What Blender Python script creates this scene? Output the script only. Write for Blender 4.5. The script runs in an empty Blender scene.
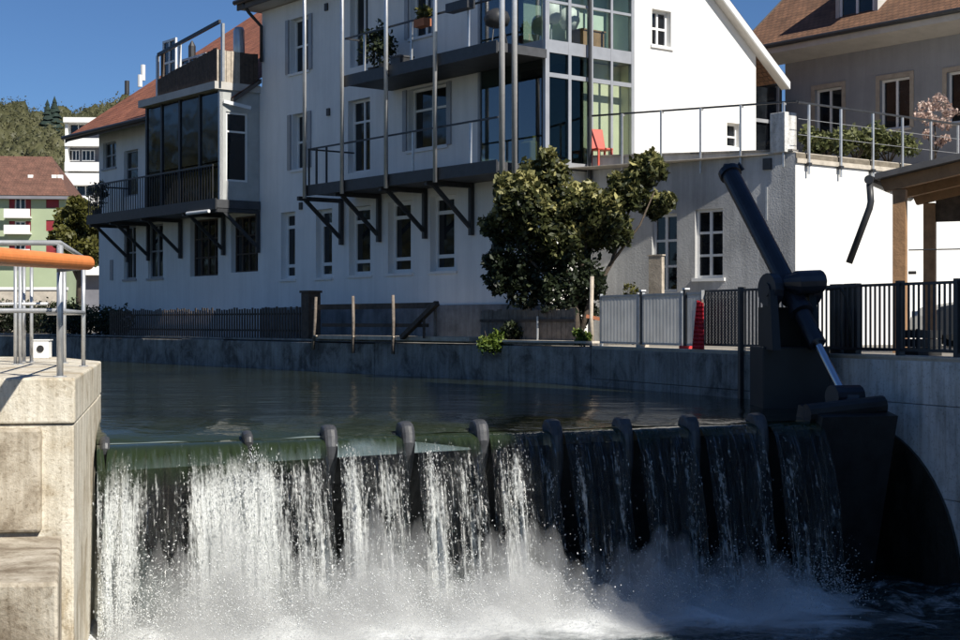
import bpy, math, random
import numpy as np
from mathutils import Vector, Matrix
random.seed(7); rng = np.random.default_rng(11)
R = math.radians
SC = bpy.context.scene
COL = SC.collection
# ------------------------------------------------------------------ camera, sky, sun, exposure
# metres; z = 0 is eye level, the upper river lies at z = WL
F, CX, CY = 1500.0, 480.0, 322.0
WL, GL, PL = -1.25, -0.50, -3.50          # upper water, bank, lower pool
cam = bpy.data.objects.new('camera', bpy.data.cameras.new('camera')); COL.objects.link(cam)
cam.data.sensor_width = 36.0; cam.data.lens = F/960*36.0
cam.data.shift_y = (CY-320)/960
cam.data.clip_start = .1; cam.data.clip_end = 6000
cam.location = (0, 0, 0); cam.rotation_euler = (R(90), 0, 0)
SC.camera = cam
SUN_AZ, SUN_EL = 40.5, 42.0               # degrees to the right of straight behind the camera / above the horizon
world = bpy.data.worlds.new('World'); SC.world = world; world.use_nodes = True
wn = world.node_tree; bg = wn.nodes['Background']
sky = wn.nodes.new('ShaderNodeTexSky'); sky.sky_type = 'NISHITA'; sky.sun_disc = False
sky.sun_elevation = R(SUN_EL); sky.sun_rotation = R(180-SUN_AZ)
sky.altitude = 500; sky.air_density = 0.85; sky.dust_density = 0.0; sky.ozone_density = 10.0
wn.links.new(sky.outputs[0], bg.inputs[0]); bg.inputs[1].default_value = 0.062
S = Vector((math.sin(R(SUN_AZ))*math.cos(R(SUN_EL)), -math.cos(R(SUN_AZ))*math.cos(R(SUN_EL)), math.sin(R(SUN_EL))))
sun = bpy.data.objects.new('sun', bpy.data.lights.new('sun', 'SUN')); COL.objects.link(sun)
sun.data.energy = 5.0; sun.data.angle = R(.53); sun.data.color = (1, .95, .86)
sun.rotation_euler = S.to_track_quat('Z', 'Y').to_euler(); sun.location = S*60
SC.view_settings.view_transform = 'Standard'; SC.view_settings.look = 'None'
SC.view_settings.exposure = 0.45; SC.view_settings.gamma = 1.0
SC.cycles.max_bounces = 8; SC.cycles.transparent_max_bounces = 24; SC.cycles.volume_bounces = 1
SC.cycles.sample_clamp_indirect = 6; SC.cycles.use_denoising = True
SC.cycles.volume_step_rate = 2.0; SC.cycles.caustics_reflective = False; SC.cycles.caustics_refractive = False

# ------------------------------------------------------------------ materials
MATS = {}
def nodes(name):
    m = bpy.data.materials.new(name); m.use_nodes = True; MATS[name] = m
    nt = m.node_tree; b = nt.nodes['Principled BSDF']
    return m, nt, b
def N(nt, t, **kw):
    n = nt.nodes.new(t)
    for k, v in kw.items():
        if k.startswith('i_'): n.inputs[k[2:].replace('_', ' ')].default_value = v
        else: setattr(n, k, v)
    return n
def ramp(nt, src, stops):
    r = nt.nodes.new('ShaderNodeValToRGB'); e = r.color_ramp.elements
    while len(e) < len(stops): e.new(.5)
    for q, (p, c) in zip(e, stops):
        q.position = p; q.color = (*c, 1) if len(c) == 3 else c
    nt.links.new(src, r.inputs[0]); return r
def mat(name, col, rough=.7, var=.18, scale=3.0, bump=.0, bscale=40, metal=0, spec=.5, streak=0, dirt=None, coord='pos'):
    """plain surface: base colour broken up by two noises, optional vertical streaks and a bump"""
    m, nt, b = nodes(name); L = nt.links.new
    if coord == 'pos': co = N(nt, 'ShaderNodeNewGeometry').outputs['Position']
    else: co = N(nt, 'ShaderNodeTexCoord').outputs['Object']
    n1 = N(nt, 'ShaderNodeTexNoise', i_Scale=scale, i_Detail=6.0, i_Roughness=.65); L(co, n1.inputs['Vector'])
    lo = tuple(max(0, c*(1-var)) for c in col); hi = tuple(min(1, c*(1+var*.7)) for c in col)
    if dirt: lo = dirt
    r = ramp(nt, n1.outputs[0], [(.3, lo), (.62, hi)])
    out = r.outputs[0]
    if streak:
        mp = N(nt, 'ShaderNodeMapping'); mp.inputs['Scale'].default_value = (2.2, 2.2, .16); L(co, mp.inputs[0])
        n2 = N(nt, 'ShaderNodeTexNoise', i_Scale=1.6, i_Detail=5.0, i_Roughness=.7); L(mp.outputs[0], n2.inputs['Vector'])
        r2 = ramp(nt, n2.outputs[0], [(.38, (1-streak,)*3), (.6, (1, 1, 1))])
        mx = N(nt, 'ShaderNodeMix', data_type='RGBA', blend_type='MULTIPLY'); mx.inputs[0].default_value = 1
        L(out, mx.inputs[6]); L(r2.outputs[0], mx.inputs[7]); out = mx.outputs[2]
    L(out, b.inputs['Base Color'])
    b.inputs['Roughness'].default_value = rough; b.inputs['Metallic'].default_value = metal
    b.inputs['Specular IOR Level'].default_value = spec
    if bump:
        n3 = N(nt, 'ShaderNodeTexNoise', i_Scale=bscale, i_Detail=4.0); L(co, n3.inputs['Vector'])
        bp = N(nt, 'ShaderNodeBump', i_Strength=bump, i_Distance=.03); L(n3.outputs[0], bp.inputs['Height']); L(bp.outputs[0], b.inputs['Normal'])
    return m
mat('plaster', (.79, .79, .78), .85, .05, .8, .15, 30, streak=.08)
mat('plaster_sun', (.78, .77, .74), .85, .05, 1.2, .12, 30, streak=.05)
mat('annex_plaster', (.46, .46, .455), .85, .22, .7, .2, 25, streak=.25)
mat('plinth', (.20, .205, .21), .9, .45, 1.5, .4, 20, streak=.3)
mat('grey_plaster', (.27, .275, .29), .9, .1, .9, .2, 30, streak=.1)
mat('sandstone', (.34, .29, .235), .85, .2, 4, .1)
mat('window_white', (.74, .74, .73), .5, .05)
mat('window_grey', (.30, .31, .33), .4, .08)
mat('bay_frame', (.36, .37, .39), .35, .1, metal=.3)
mat('white_metal', (.66, .67, .68), .35, .06)
mat('dark_steel', (.030, .031, .034), .45, .3, 6)
mat('slab_steel', (.05, .052, .057), .6, .3, 3)
mat('galvanised', (.50, .51, .52), .35, .14, 9, metal=.55)
mat('post_silver', (.60, .60, .60), .32, .1, 6, metal=.5)
mat('wood_dark', (.075, .055, .042), .85, .4, 7, .3, 30)
mat('wood_grey', (.17, .14, .115), .9, .4, 6, .3, 30)
mat('wood_light', (.42, .36, .29), .8, .3, 6, .2, 30)
mat('timber', (.30, .17, .085), .7, .25, 5, .2, 25)
mat('soffit', (.47, .45, .42), .8, .12, 2)
mat('soffit_dark', (.11, .095, .085), .85, .25, 2)
mat('orange', (.86, .27, .07), .42, .12, 7, .05, 30)
mat('red_cloth', (.52, .028, .030), .7, .25, 9, .2, 12)
mat('red_plastic', (.48, .075, .045), .45, .12, 6)
mat('roofing', (.06, .06, .065), .7, .3, 4)
mat('gravel', (.24, .22, .19), .95, .3, 12, .4, 60)
mat('earth', (.17, .145, .11), .95, .35, 6, .4, 40)
mat('coping', (.47, .42, .35), .9, .25, 3, .3, 30)
mat('panel_grey', (.40, .41, .40), .6, .12, 2.5)
mat('machine', (.014, .017, .026), .38, .3, 5)
mat('pedestal_paint', (.012, .0125, .013), .6, .3, 3)
mat('chrome', (.68, .70, .74), .16, .04, metal=1)
mat('rubber', (.012, .012, .012), .7, .2)
mat('car_paint', (.018, .02, .024), .3, .1)
mat('interior_cream', (.66, .63, .44), .8, .06)
mat('interior_mint', (.58, .66, .58), .8, .06)
mat('interior_dark', (.055, .055, .06), .8, .2)
mat('curtain', (.32, .33, .34), .9, .15, 8)
mat('paper_yellow', (.55, .44, .16), .8, .1)
mat('terracotta', (.36, .13, .06), .8, .2)
mat('shutter_red', (.22, .016, .024), .6, .15)
mat('green_plaster', (.33, .39, .25), .85, .08, .3)
mat('far_white', (.80, .79, .76), .8, .05, .3)
mat('far_grey', (.17, .17, .19), .7, .2, .4)
mat('bark', (.085, .066, .05), .95, .35, 12, .5, 40)
mat('gate_steel', (.016, .016, .017), .45, .5, 4, .15, 14)
mat('fin_steel', (.045, .047, .052), .45, .5, 5, .1, 16)
mat('spruce', (.012, .026, .020), .9, .4, .3)

def m_concrete(name, a, b_, stain, bscale=9, wet=False):
    m, nt, b = nodes(name); L = nt.links.new
    co = N(nt, 'ShaderNodeNewGeometry').outputs['Position']
    n1 = N(nt, 'ShaderNodeTexNoise', i_Scale=1.3, i_Detail=9.0, i_Roughness=.7, i_Distortion=.6); L(co, n1.inputs['Vector'])
    r1 = ramp(nt, n1.outputs[0], [(.39, stain), (.5, a), (.64, b_)])
    mp = N(nt, 'ShaderNodeMapping'); mp.inputs['Scale'].default_value = (3, 3, .3); L(co, mp.inputs[0])
    n2 = N(nt, 'ShaderNodeTexNoise', i_Scale=2.2, i_Detail=7.0, i_Roughness=.7); L(mp.outputs[0], n2.inputs['Vector'])
    r2 = ramp(nt, n2.outputs[0], [(.36, (.55, .52, .47)), (.56, (1, 1, 1))])
    mx = N(nt, 'ShaderNodeMix', data_type='RGBA', blend_type='MULTIPLY'); mx.inputs[0].default_value = .75
    L(r1.outputs[0], mx.inputs[6]); L(r2.outputs[0], mx.inputs[7])
    vo = N(nt, 'ShaderNodeTexNoise', i_Scale=28.0, i_Detail=3.0); L(co, vo.inputs['Vector'])
    r3 = ramp(nt, vo.outputs[0], [(.33, (.5, .46, .4)), (.42, (1, 1, 1))])
    mx2 = N(nt, 'ShaderNodeMix', data_type='RGBA', blend_type='MULTIPLY'); mx2.inputs[0].default_value = .55
    L(mx.outputs[2], mx2.inputs[6]); L(r3.outputs[0], mx2.inputs[7])
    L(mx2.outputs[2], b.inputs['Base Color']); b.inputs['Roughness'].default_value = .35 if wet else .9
    n3 = N(nt, 'ShaderNodeTexNoise', i_Scale=bscale, i_Detail=9.0, i_Roughness=.75); L(co, n3.inputs['Vector'])
    bp = N(nt, 'ShaderNodeBump', i_Strength=.55, i_Distance=.05); L(n3.outputs[0], bp.inputs['Height']); L(bp.outputs[0], b.inputs['Normal'])
    return m
m_concrete('pier_concrete', (.72, .66, .54), (.78, .73, .62), (.50, .42, .30))
m_concrete('ledge_concrete', (.46, .40, .31), (.60, .54, .44), (.25, .20, .14))
m_concrete('bank_concrete', (.27, .255, .235), (.36, .34, .31), (.12, .11, .10))
m_concrete('abutment_concrete', (.62, .62, .61), (.70, .70, .69), (.45, .45, .44))
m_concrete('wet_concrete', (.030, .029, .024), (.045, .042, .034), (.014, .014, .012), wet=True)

def m_roof(name, c1, c2, mortar, tw, th):
    m, nt, b = nodes(name); L = nt.links.new
    uv = N(nt, 'ShaderNodeUVMap').outputs[0]
    br = N(nt, 'ShaderNodeTexBrick'); br.offset = .5
    br.inputs['Color1'].default_value = (*c1, 1); br.inputs['Color2'].default_value = (*c2, 1); br.inputs['Mortar'].default_value = (*mortar, 1)
    br.inputs['Scale'].default_value = 1; br.inputs['Brick Width'].default_value = tw; br.inputs['Row Height'].default_value = th
    br.inputs['Mortar Size'].default_value = .012; br.inputs['Mortar Smooth'].default_value = .6
    L(uv, br.inputs['Vector'])
    n1 = N(nt, 'ShaderNodeTexNoise', i_Scale=1.2, i_Detail=7.0, i_Roughness=.7); L(uv, n1.inputs['Vector'])
    r1 = ramp(nt, n1.outputs[0], [(.35, (.55, .55, .55)), (.65, (1.0, 1.0, 1.0))])
    mx = N(nt, 'ShaderNodeMix', data_type='RGBA', blend_type='MULTIPLY'); mx.inputs[0].default_value = 1
    L(br.outputs['Color'], mx.inputs[6]); L(r1.outputs[0], mx.inputs[7]); L(mx.outputs[2], b.inputs['Base Color'])
    b.inputs['Roughness'].default_value = .85
    bp = N(nt, 'ShaderNodeBump', i_Strength=.8, i_Distance=.03); bp.invert = True
    L(br.outputs['Fac'], bp.inputs['Height']); L(bp.outputs[0], b.inputs['Normal'])
m_roof('tiles_brown', (.20, .105, .06), (.29, .15, .085), (.06, .035, .025), .18, .17)
m_roof('tiles_red', (.26, .085, .045), (.36, .13, .07), (.09, .035, .025), .20, .2)
m_roof('tiles_far', (.17, .085, .06), (.21, .10, .07), (.10, .05, .035), .3, .35)

def m_glass(name, tint, ior=1.5, boost=0.):
    m, nt, b = nodes(name); L = nt.links.new; nt.nodes.remove(b)
    t = N(nt, 'ShaderNodeBsdfTransparent'); t.inputs[0].default_value = (*tint, 1)
    g = N(nt, 'ShaderNodeBsdfGlossy'); g.inputs['Roughness'].default_value = .03; g.inputs[0].default_value = (.95, .97, 1, 1)
    fr = N(nt, 'ShaderNodeFresnel', i_IOR=ior)
    ad = N(nt, 'ShaderNodeMath', operation='ADD', use_clamp=True); ad.inputs[1].default_value = boost; L(fr.outputs[0], ad.inputs[0])
    bk = N(nt, 'ShaderNodeNewGeometry'); inv = N(nt, 'ShaderNodeMath', operation='SUBTRACT'); inv.inputs[0].default_value = 1; L(bk.outputs['Backfacing'], inv.inputs[1])
    ml = N(nt, 'ShaderNodeMath', operation='MULTIPLY'); L(ad.outputs[0], ml.inputs[0]); L(inv.outputs[0], ml.inputs[1])
    mx = N(nt, 'ShaderNodeMixShader'); L(ml.outputs[0], mx.inputs[0]); L(t.outputs[0], mx.inputs[1]); L(g.outputs[0], mx.inputs[2])
    L(mx.outputs[0], nt.nodes['Material Output'].inputs[0])
m_glass('clear_glass', (.86, .90, .88), 1.45, .03)
m_glass('bay_glass', (.50, .56, .54), 1.5, .10)
def m_darkglass(name, col, rough=.05):
    m, nt, b = nodes(name); L = nt.links.new
    co = N(nt, 'ShaderNodeNewGeometry').outputs['Position']
    n1 = N(nt, 'ShaderNodeTexNoise', i_Scale=1.7, i_Detail=3.0); L(co, n1.inputs['Vector'])
    r = ramp(nt, n1.outputs[0], [(.35, tuple(c*.5 for c in col)), (.65, tuple(c*1.4 for c in col))]); L(r.outputs[0], b.inputs['Base Color'])
    b.inputs['Roughness'].default_value = rough; b.inputs['IOR'].default_value = 1.5
    n2 = N(nt, 'ShaderNodeTexNoise', i_Scale=1.1, i_Detail=1.0); L(co, n2.inputs['Vector'])
    bp = N(nt, 'ShaderNodeBump', i_Strength=.06, i_Distance=.1); L(n2.outputs[0], bp.inputs['Height']); L(bp.outputs[0], b.inputs['Normal'])
m_darkglass('window_glass', (.010, .012, .015))

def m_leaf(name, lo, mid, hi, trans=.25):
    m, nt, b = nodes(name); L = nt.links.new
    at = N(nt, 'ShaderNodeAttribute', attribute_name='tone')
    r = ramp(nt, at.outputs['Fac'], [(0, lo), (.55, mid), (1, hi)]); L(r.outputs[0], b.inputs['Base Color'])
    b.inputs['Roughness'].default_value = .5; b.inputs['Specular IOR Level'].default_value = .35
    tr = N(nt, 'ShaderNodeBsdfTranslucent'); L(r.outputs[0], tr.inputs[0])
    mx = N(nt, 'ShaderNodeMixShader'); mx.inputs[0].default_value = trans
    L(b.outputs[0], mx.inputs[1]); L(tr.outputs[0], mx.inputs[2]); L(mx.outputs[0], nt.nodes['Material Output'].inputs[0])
def m_trans(name, col, k):
    m, nt, b = nodes(name); L = nt.links.new
    co = N(nt, 'ShaderNodeNewGeometry').outputs['Position']; n1 = N(nt, 'ShaderNodeTexNoise', i_Scale=3.0, i_Detail=5.0); L(co, n1.inputs['Vector'])
    r = ramp(nt, n1.outputs[0], [(.3, tuple(c*.8 for c in col)), (.65, col)]); L(r.outputs[0], b.inputs['Base Color']); b.inputs['Roughness'].default_value = .45
    tr = N(nt, 'ShaderNodeBsdfTranslucent'); L(r.outputs[0], tr.inputs[0]); mx = N(nt, 'ShaderNodeMixShader'); mx.inputs[0].default_value = k
    L(b.outputs[0], mx.inputs[1]); L(tr.outputs[0], mx.inputs[2]); L(mx.outputs[0], nt.nodes['Material Output'].inputs[0])
m_trans('red_cover', (.78, .03, .05), .5)
m_trans('poly_sheet', (.66, .66, .63), .36)
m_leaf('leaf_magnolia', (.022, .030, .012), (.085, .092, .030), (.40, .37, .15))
m_leaf('leaf_bush', (.03, .06, .012), (.09, .14, .02), (.20, .26, .05))
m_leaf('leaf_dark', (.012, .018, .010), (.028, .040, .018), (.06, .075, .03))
m_leaf('leaf_juniper', (.05, .062, .022), (.12, .135, .05), (.22, .23, .10))
m_leaf('leaf_olive', (.035, .040, .010), (.085, .085, .018), (.16, .15, .04))
m_leaf('blossom', (.30, .20, .17), (.52, .38, .33), (.70, .58, .50))
m_leaf('wood_canopy', (.085, .090, .046), (.14, .14, .068), (.20, .19, .10), .45)

def m_river():
    m, nt, b = nodes('river_water'); L = nt.links.new
    co = N(nt, 'ShaderNodeNewGeometry').outputs['Position']
    n0 = N(nt, 'ShaderNodeTexNoise', i_Scale=.35, i_Detail=3.0); L(co, n0.inputs['Vector'])
    r = ramp(nt, n0.outputs[0], [(.3, (.014, .018, .012)), (.7, (.024, .030, .018))])
    sh_ = N(nt, 'ShaderNodeAttribute', attribute_name='shallow'); mg = N(nt, 'ShaderNodeMix', data_type='RGBA'); L(sh_.outputs['Fac'], mg.inputs[0]); L(r.outputs[0], mg.inputs[6]); mg.inputs[7].default_value = (.020, .030, .014, 1); L(mg.outputs[2], b.inputs['Base Color'])
    b.inputs['Roughness'].default_value = .1; b.inputs['IOR'].default_value = 1.33
    mp = N(nt, 'ShaderNodeMapping'); mp.inputs['Rotation'].default_value = (0, 0, R(20)); mp.inputs['Scale'].default_value = (.8, 1.6, 1); L(co, mp.inputs[0])
    n1 = N(nt, 'ShaderNodeTexNoise', i_Scale=1.5, i_Detail=5.0, i_Roughness=.55); L(mp.outputs[0], n1.inputs['Vector'])
    n2 = N(nt, 'ShaderNodeTexNoise', i_Scale=.5, i_Detail=2.0); L(mp.outputs[0], n2.inputs['Vector'])
    ad = N(nt, 'ShaderNodeMath', operation='MULTIPLY_ADD'); ad.inputs[1].default_value = 1.6; L(n2.outputs[0], ad.inputs[0]); L(n1.outputs[0], ad.inputs[2])
    bp = N(nt, 'ShaderNodeBump', i_Strength=.30, i_Distance=.11); L(ad.outputs[0], bp.inputs['Height']); L(bp.outputs[0], b.inputs['Normal'])
m_river()
def m_nappe():
    """falling sheet: clear glossy film, white where the water is torn into air (streaks along the fall, more of it lower down)"""
    m, nt, b = nodes('falling_water'); L = nt.links.new
    uv = N(nt, 'ShaderNodeUVMap').outputs[0]
    mp = N(nt, 'ShaderNodeMapping'); mp.inputs['Scale'].default_value = (19, 1.5, 1); L(uv, mp.inputs[0])
    n1 = N(nt, 'ShaderNodeTexNoise', i_Scale=1.0, i_Detail=6.0, i_Roughness=.68, i_Distortion=.25); L(mp.outputs[0], n1.inputs['Vector'])
    mp2 = N(nt, 'ShaderNodeMapping'); mp2.inputs['Scale'].default_value = (34, 13, 1); L(uv, mp2.inputs[0])
    n2 = N(nt, 'ShaderNodeTexNoise', i_Scale=1.0, i_Detail=4.0, i_Roughness=.6); L(mp2.outputs[0], n2.inputs['Vector'])
    at = N(nt, 'ShaderNodeAttribute', attribute_name='foam')
    s = N(nt, 'ShaderNodeMath', operation='MULTIPLY_ADD'); s.inputs[1].default_value = .55; L(n2.outputs[0], s.inputs[0]); L(n1.outputs[0], s.inputs[2])
    s2 = N(nt, 'ShaderNodeMath', operation='ADD'); L(s.outputs[0], s2.inputs[0]); L(at.outputs['Fac'], s2.inputs[1])
    fac = ramp(nt, s2.outputs[0], [(.78, (0, 0, 0)), (1.0, (1, 1, 1))])
    b.inputs['Base Color'].default_value = (.60, .62, .61, 1); b.inputs['Roughness'].default_value = .35
    t = N(nt, 'ShaderNodeBsdfTransparent'); t.inputs[0].default_value = (.74, .80, .80, 1)
    g = N(nt, 'ShaderNodeBsdfGlossy'); g.inputs['Roughness'].default_value = .12
    frn = N(nt, 'ShaderNodeFresnel', i_IOR=1.33)
    ml = N(nt, 'ShaderNodeMath', operation='MULTIPLY_ADD'); ml.inputs[1].default_value = 1.0; ml.inputs[2].default_value = .03; L(frn.outputs[0], ml.inputs[0])
    mx = N(nt, 'ShaderNodeMixShader'); L(ml.outputs[0], mx.inputs[0]); L(t.outputs[0], mx.inputs[1]); L(g.outputs[0], mx.inputs[2])
    mx2 = N(nt, 'ShaderNodeMixShader'); L(fac.outputs[0], mx2.inputs[0]); L(mx.outputs[0], mx2.inputs[1]); L(b.outputs[0], mx2.inputs[2])
    gb = N(nt, 'ShaderNodeBsdfPrincipled'); gb.inputs['Base Color'].default_value = (.020, .030, .014, 1); gb.inputs['Roughness'].default_value = .06; gb.inputs['IOR'].default_value = 1.33
    bd = N(nt, 'ShaderNodeAttribute', attribute_name='body'); mx3 = N(nt, 'ShaderNodeMixShader'); nb1 = N(nt, 'ShaderNodeMath', operation='MULTIPLY_ADD'); nb1.inputs[1].default_value = -1.5; nb1.inputs[2].default_value = 1.65; L(n1.outputs[0], nb1.inputs[0])
    nb2 = N(nt, 'ShaderNodeMath', operation='MULTIPLY', use_clamp=True); L(nb1.outputs[0], nb2.inputs[0]); L(bd.outputs['Fac'], nb2.inputs[1]); L(nb2.outputs[0], mx3.inputs[0]); L(mx2.outputs[0], mx3.inputs[1]); L(gb.outputs[0], mx3.inputs[2])
    bp = N(nt, 'ShaderNodeBump', i_Strength=1.0, i_Distance=.09); L(s.outputs[0], bp.inputs['Height'])
    L(bp.outputs[0], g.inputs['Normal']); L(bp.outputs[0], b.inputs['Normal']); L(bp.outputs[0], frn.inputs['Normal'])
    L(mx3.outputs[0], nt.nodes['Material Output'].inputs[0])
m_nappe()
def m_drop(name, tr):
    m, nt, b = nodes(name); L = nt.links.new
    b.inputs['Base Color'].default_value = (.66, .68, .68, 1); b.inputs['Roughness'].default_value = .12; b.inputs['IOR'].default_value = 1.4
    t = N(nt, 'ShaderNodeBsdfTransparent'); mx = N(nt, 'ShaderNodeMixShader'); mx.inputs[0].default_value = tr
    L(b.outputs[0], mx.inputs[1]); L(t.outputs[0], mx.inputs[2]); L(mx.outputs[0], nt.nodes['Material Output'].inputs[0])
m_drop('droplets', .35); m_drop('foam_drops', .15)
def m_pool():
    m, nt, b = nodes('pool_water'); L = nt.links.new
    co = N(nt, 'ShaderNodeNewGeometry').outputs['Position']
    n1 = N(nt, 'ShaderNodeTexNoise', i_Scale=1.4, i_Detail=8.0, i_Roughness=.7, i_Distortion=.8); L(co, n1.inputs['Vector'])
    at = N(nt, 'ShaderNodeAttribute', attribute_name='foam')
    ad = N(nt, 'ShaderNodeMath', operation='ADD'); L(n1.outputs[0], ad.inputs[0]); L(at.outputs['Fac'], ad.inputs[1])
    r = ramp(nt, ad.outputs[0], [(.55, (.022, .036, .036)), (.85, (.74, .76, .76))]); L(r.outputs[0], b.inputs['Base Color'])
    r2 = ramp(nt, ad.outputs[0], [(.55, (.08,)*3), (.85, (.7,)*3)]); L(r2.outputs[0], b.inputs['Roughness'])
    n2 = N(nt, 'ShaderNodeTexNoise', i_Scale=6.0, i_Detail=5.0); L(co, n2.inputs['Vector'])
    bp = N(nt, 'ShaderNodeBump', i_Strength=.8, i_Distance=.15); L(n2.outputs[0], bp.inputs['Height']); L(bp.outputs[0], b.inputs['Normal'])
m_pool()
SC.cycles.sample_clamp_direct = 12
def m_mist(name, dens):
    m = bpy.data.materials.new(name); m.use_nodes = True; MATS[name] = m; nt = m.node_tree
    nt.nodes.remove(nt.nodes['Principled BSDF'])
    v = N(nt, 'ShaderNodeVolumePrincipled'); v.inputs['Color'].default_value = (.97, .98, .98, 1); v.inputs['Density'].default_value = dens
    nt.links.new(v.outputs[0], nt.nodes['Material Output'].inputs['Volume'])
m_mist('mist', 2.2); m_mist('thin_mist', .75)

# ------------------------------------------------------------------ helpers
def V2(a): return Vector((a[0], a[1]))
def at(x, y, Y): return Vector(((x-CX)/F*Y, Y, (CY-y)/F*Y))
class Fr:
    """upright plane in plan: origin o, u along it, n outwards"""
    def __init__(s, o, u, n): s.o = V2(o); s.ud = V2(u).normalized(); s.n = V2(n).normalized()
    def P(s, u, v, z): q = s.o+s.ud*u+s.n*v; return Vector((q.x, q.y, z))
    def u(s, x, v=0):
        k = (x-CX)/F; q = s.o+s.n*v
        return (k*q.y-q.x)/(s.ud.x-k*s.ud.y)
    def z(s, u, v, y): return (CY-y)/F*(s.o+s.ud*u+s.n*v).y
    def zx(s, x, y, v=0): return s.z(s.u(x, v), v, y)
WLOC = {}
class MB:
    def __init__(s): s.v = []; s.f = []; s.uv = {}
    def poly(s, pts, uv=None):
        i = len(s.v); s.v += [tuple(p) for p in pts]; s.f.append(tuple(range(i, i+len(pts))))
        if uv: s.uv[len(s.f)-1] = uv
        return s
    def hexa(s, b, t):
        i = len(s.v); s.v += [tuple(p) for p in b]+[tuple(p) for p in t]
        s.f += [(i+3, i+2, i+1, i), (i+4, i+5, i+6, i+7)]+[(i+k, i+(k+1) % 4, i+4+(k+1) % 4, i+4+k) for k in range(4)]; return s
    def box(s, fr, u0, u1, v0, v1, z0, z1):
        P = fr.P
        return s.hexa([P(u0, v0, z0), P(u1, v0, z0), P(u1, v1, z0), P(u0, v1, z0)], [P(u0, v0, z1), P(u1, v0, z1), P(u1, v1, z1), P(u0, v1, z1)])
    def prism(s, pts, z0, z1):
        n = len(pts); i = len(s.v); s.v += [(p[0], p[1], z0) for p in pts]+[(p[0], p[1], z1) for p in pts]
        s.f += [tuple(range(i+n-1, i-1, -1)), tuple(range(i+n, i+2*n))]+[(i+k, i+(k+1) % n, i+n+(k+1) % n, i+n+k) for k in range(n)]; return s
    def bar(s, p, q, w, h, up=(0, 0, 1)):
        p = Vector(p); q = Vector(q); d = (q-p).normalized(); a = d.cross(Vector(up))
        if a.length < 1e-3: a = d.cross(Vector((1, 0, 0)))
        a.normalize(); b = a.cross(d); a *= w/2; b *= h/2
        return s.hexa([p-a-b, p+a-b, p+a+b, p-a+b], [q-a-b, q+a-b, q+a+b, q-a+b])
    def tube(s, pts, r, n=10, caps=True):
        pts = [Vector(p) for p in pts]; rs = r if isinstance(r, (list, tuple)) else [r]*len(pts); i0 = len(s.v); prev = None
        for k, p in enumerate(pts):
            d = (pts[min(k+1, len(pts)-1)]-pts[max(k-1, 0)]).normalized()
            if prev is None:
                a = d.cross(Vector((0, 0, 1)))
                if a.length < 1e-2: a = d.cross(Vector((1, 0, 0)))
            else: a = prev-d*prev.dot(d)
            a.normalize(); prev = a.copy(); b = d.cross(a)
            for j in range(n):
                t = 2*math.pi*j/n; s.v.append(tuple(p+(a*math.cos(t)+b*math.sin(t))*rs[k]))
        for k in range(len(pts)-1):
            for j in range(n):
                j2 = (j+1) % n; s.f.append((i0+k*n+j, i0+k*n+j2, i0+(k+1)*n+j2, i0+(k+1)*n+j))
        if caps:
            s.f.append(tuple(i0+j for j in range(n-1, -1, -1))); s.f.append(tuple(i0+(len(pts)-1)*n+j for j in range(n)))
        return s
    def build(s, name, m, parent=None, smooth=False, bevel=0, rot=None):
        off = WLOC.get(parent.name, Vector()) if parent else Vector()
        me = bpy.data.meshes.new(name); me.from_pydata([(a-off.x, b-off.y, c-off.z) for a, b, c in s.v], [], s.f)
        if s.uv:
            l = me.uv_layers.new(name='UVMap')
            for p in me.polygons:
                if p.index in s.uv:
                    for k, li in enumerate(p.loop_indices): l.data[li].uv = s.uv[p.index][k]
        me.materials.append(MATS[m])
        if smooth: me.polygons.foreach_set('use_smooth', [True]*len(me.polygons))
        o = bpy.data.objects.new(name, me); COL.objects.link(o)
        if parent: o.parent = parent; WLOC[o.name] = off
        else: WLOC[o.name] = Vector()
        if bevel:
            md = o.modifiers.new('bevel', 'BEVEL'); md.width = bevel; md.segments = 2; md.limit_method = 'ANGLE'
        return o
def tag(o, label, cat, group=None, kind=None):
    if label: o['label'] = label
    if cat: o['category'] = cat
    if group: o['group'] = group
    if kind: o['kind'] = kind
    return o
def thing(name, label, cat, loc, group=None):
    o = bpy.data.objects.new(name, None); COL.objects.link(o); o.location = loc; o.empty_display_size = .3
    WLOC[o.name] = Vector(loc); return tag(o, label, cat, group)
def structure(o): o['kind'] = 'structure'; return o
def inst(src, parent, loc, rotz=0, name=None):
    """another piece that shares src's mesh; loc in world"""
    o = bpy.data.objects.new(name or src.name.split('.')[0], src.data); COL.objects.link(o); o.parent = parent
    o.location = Vector(loc)-WLOC[parent.name]; o.rotation_euler = (0, 0, rotz); WLOC[o.name] = Vector(loc); return o
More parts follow.
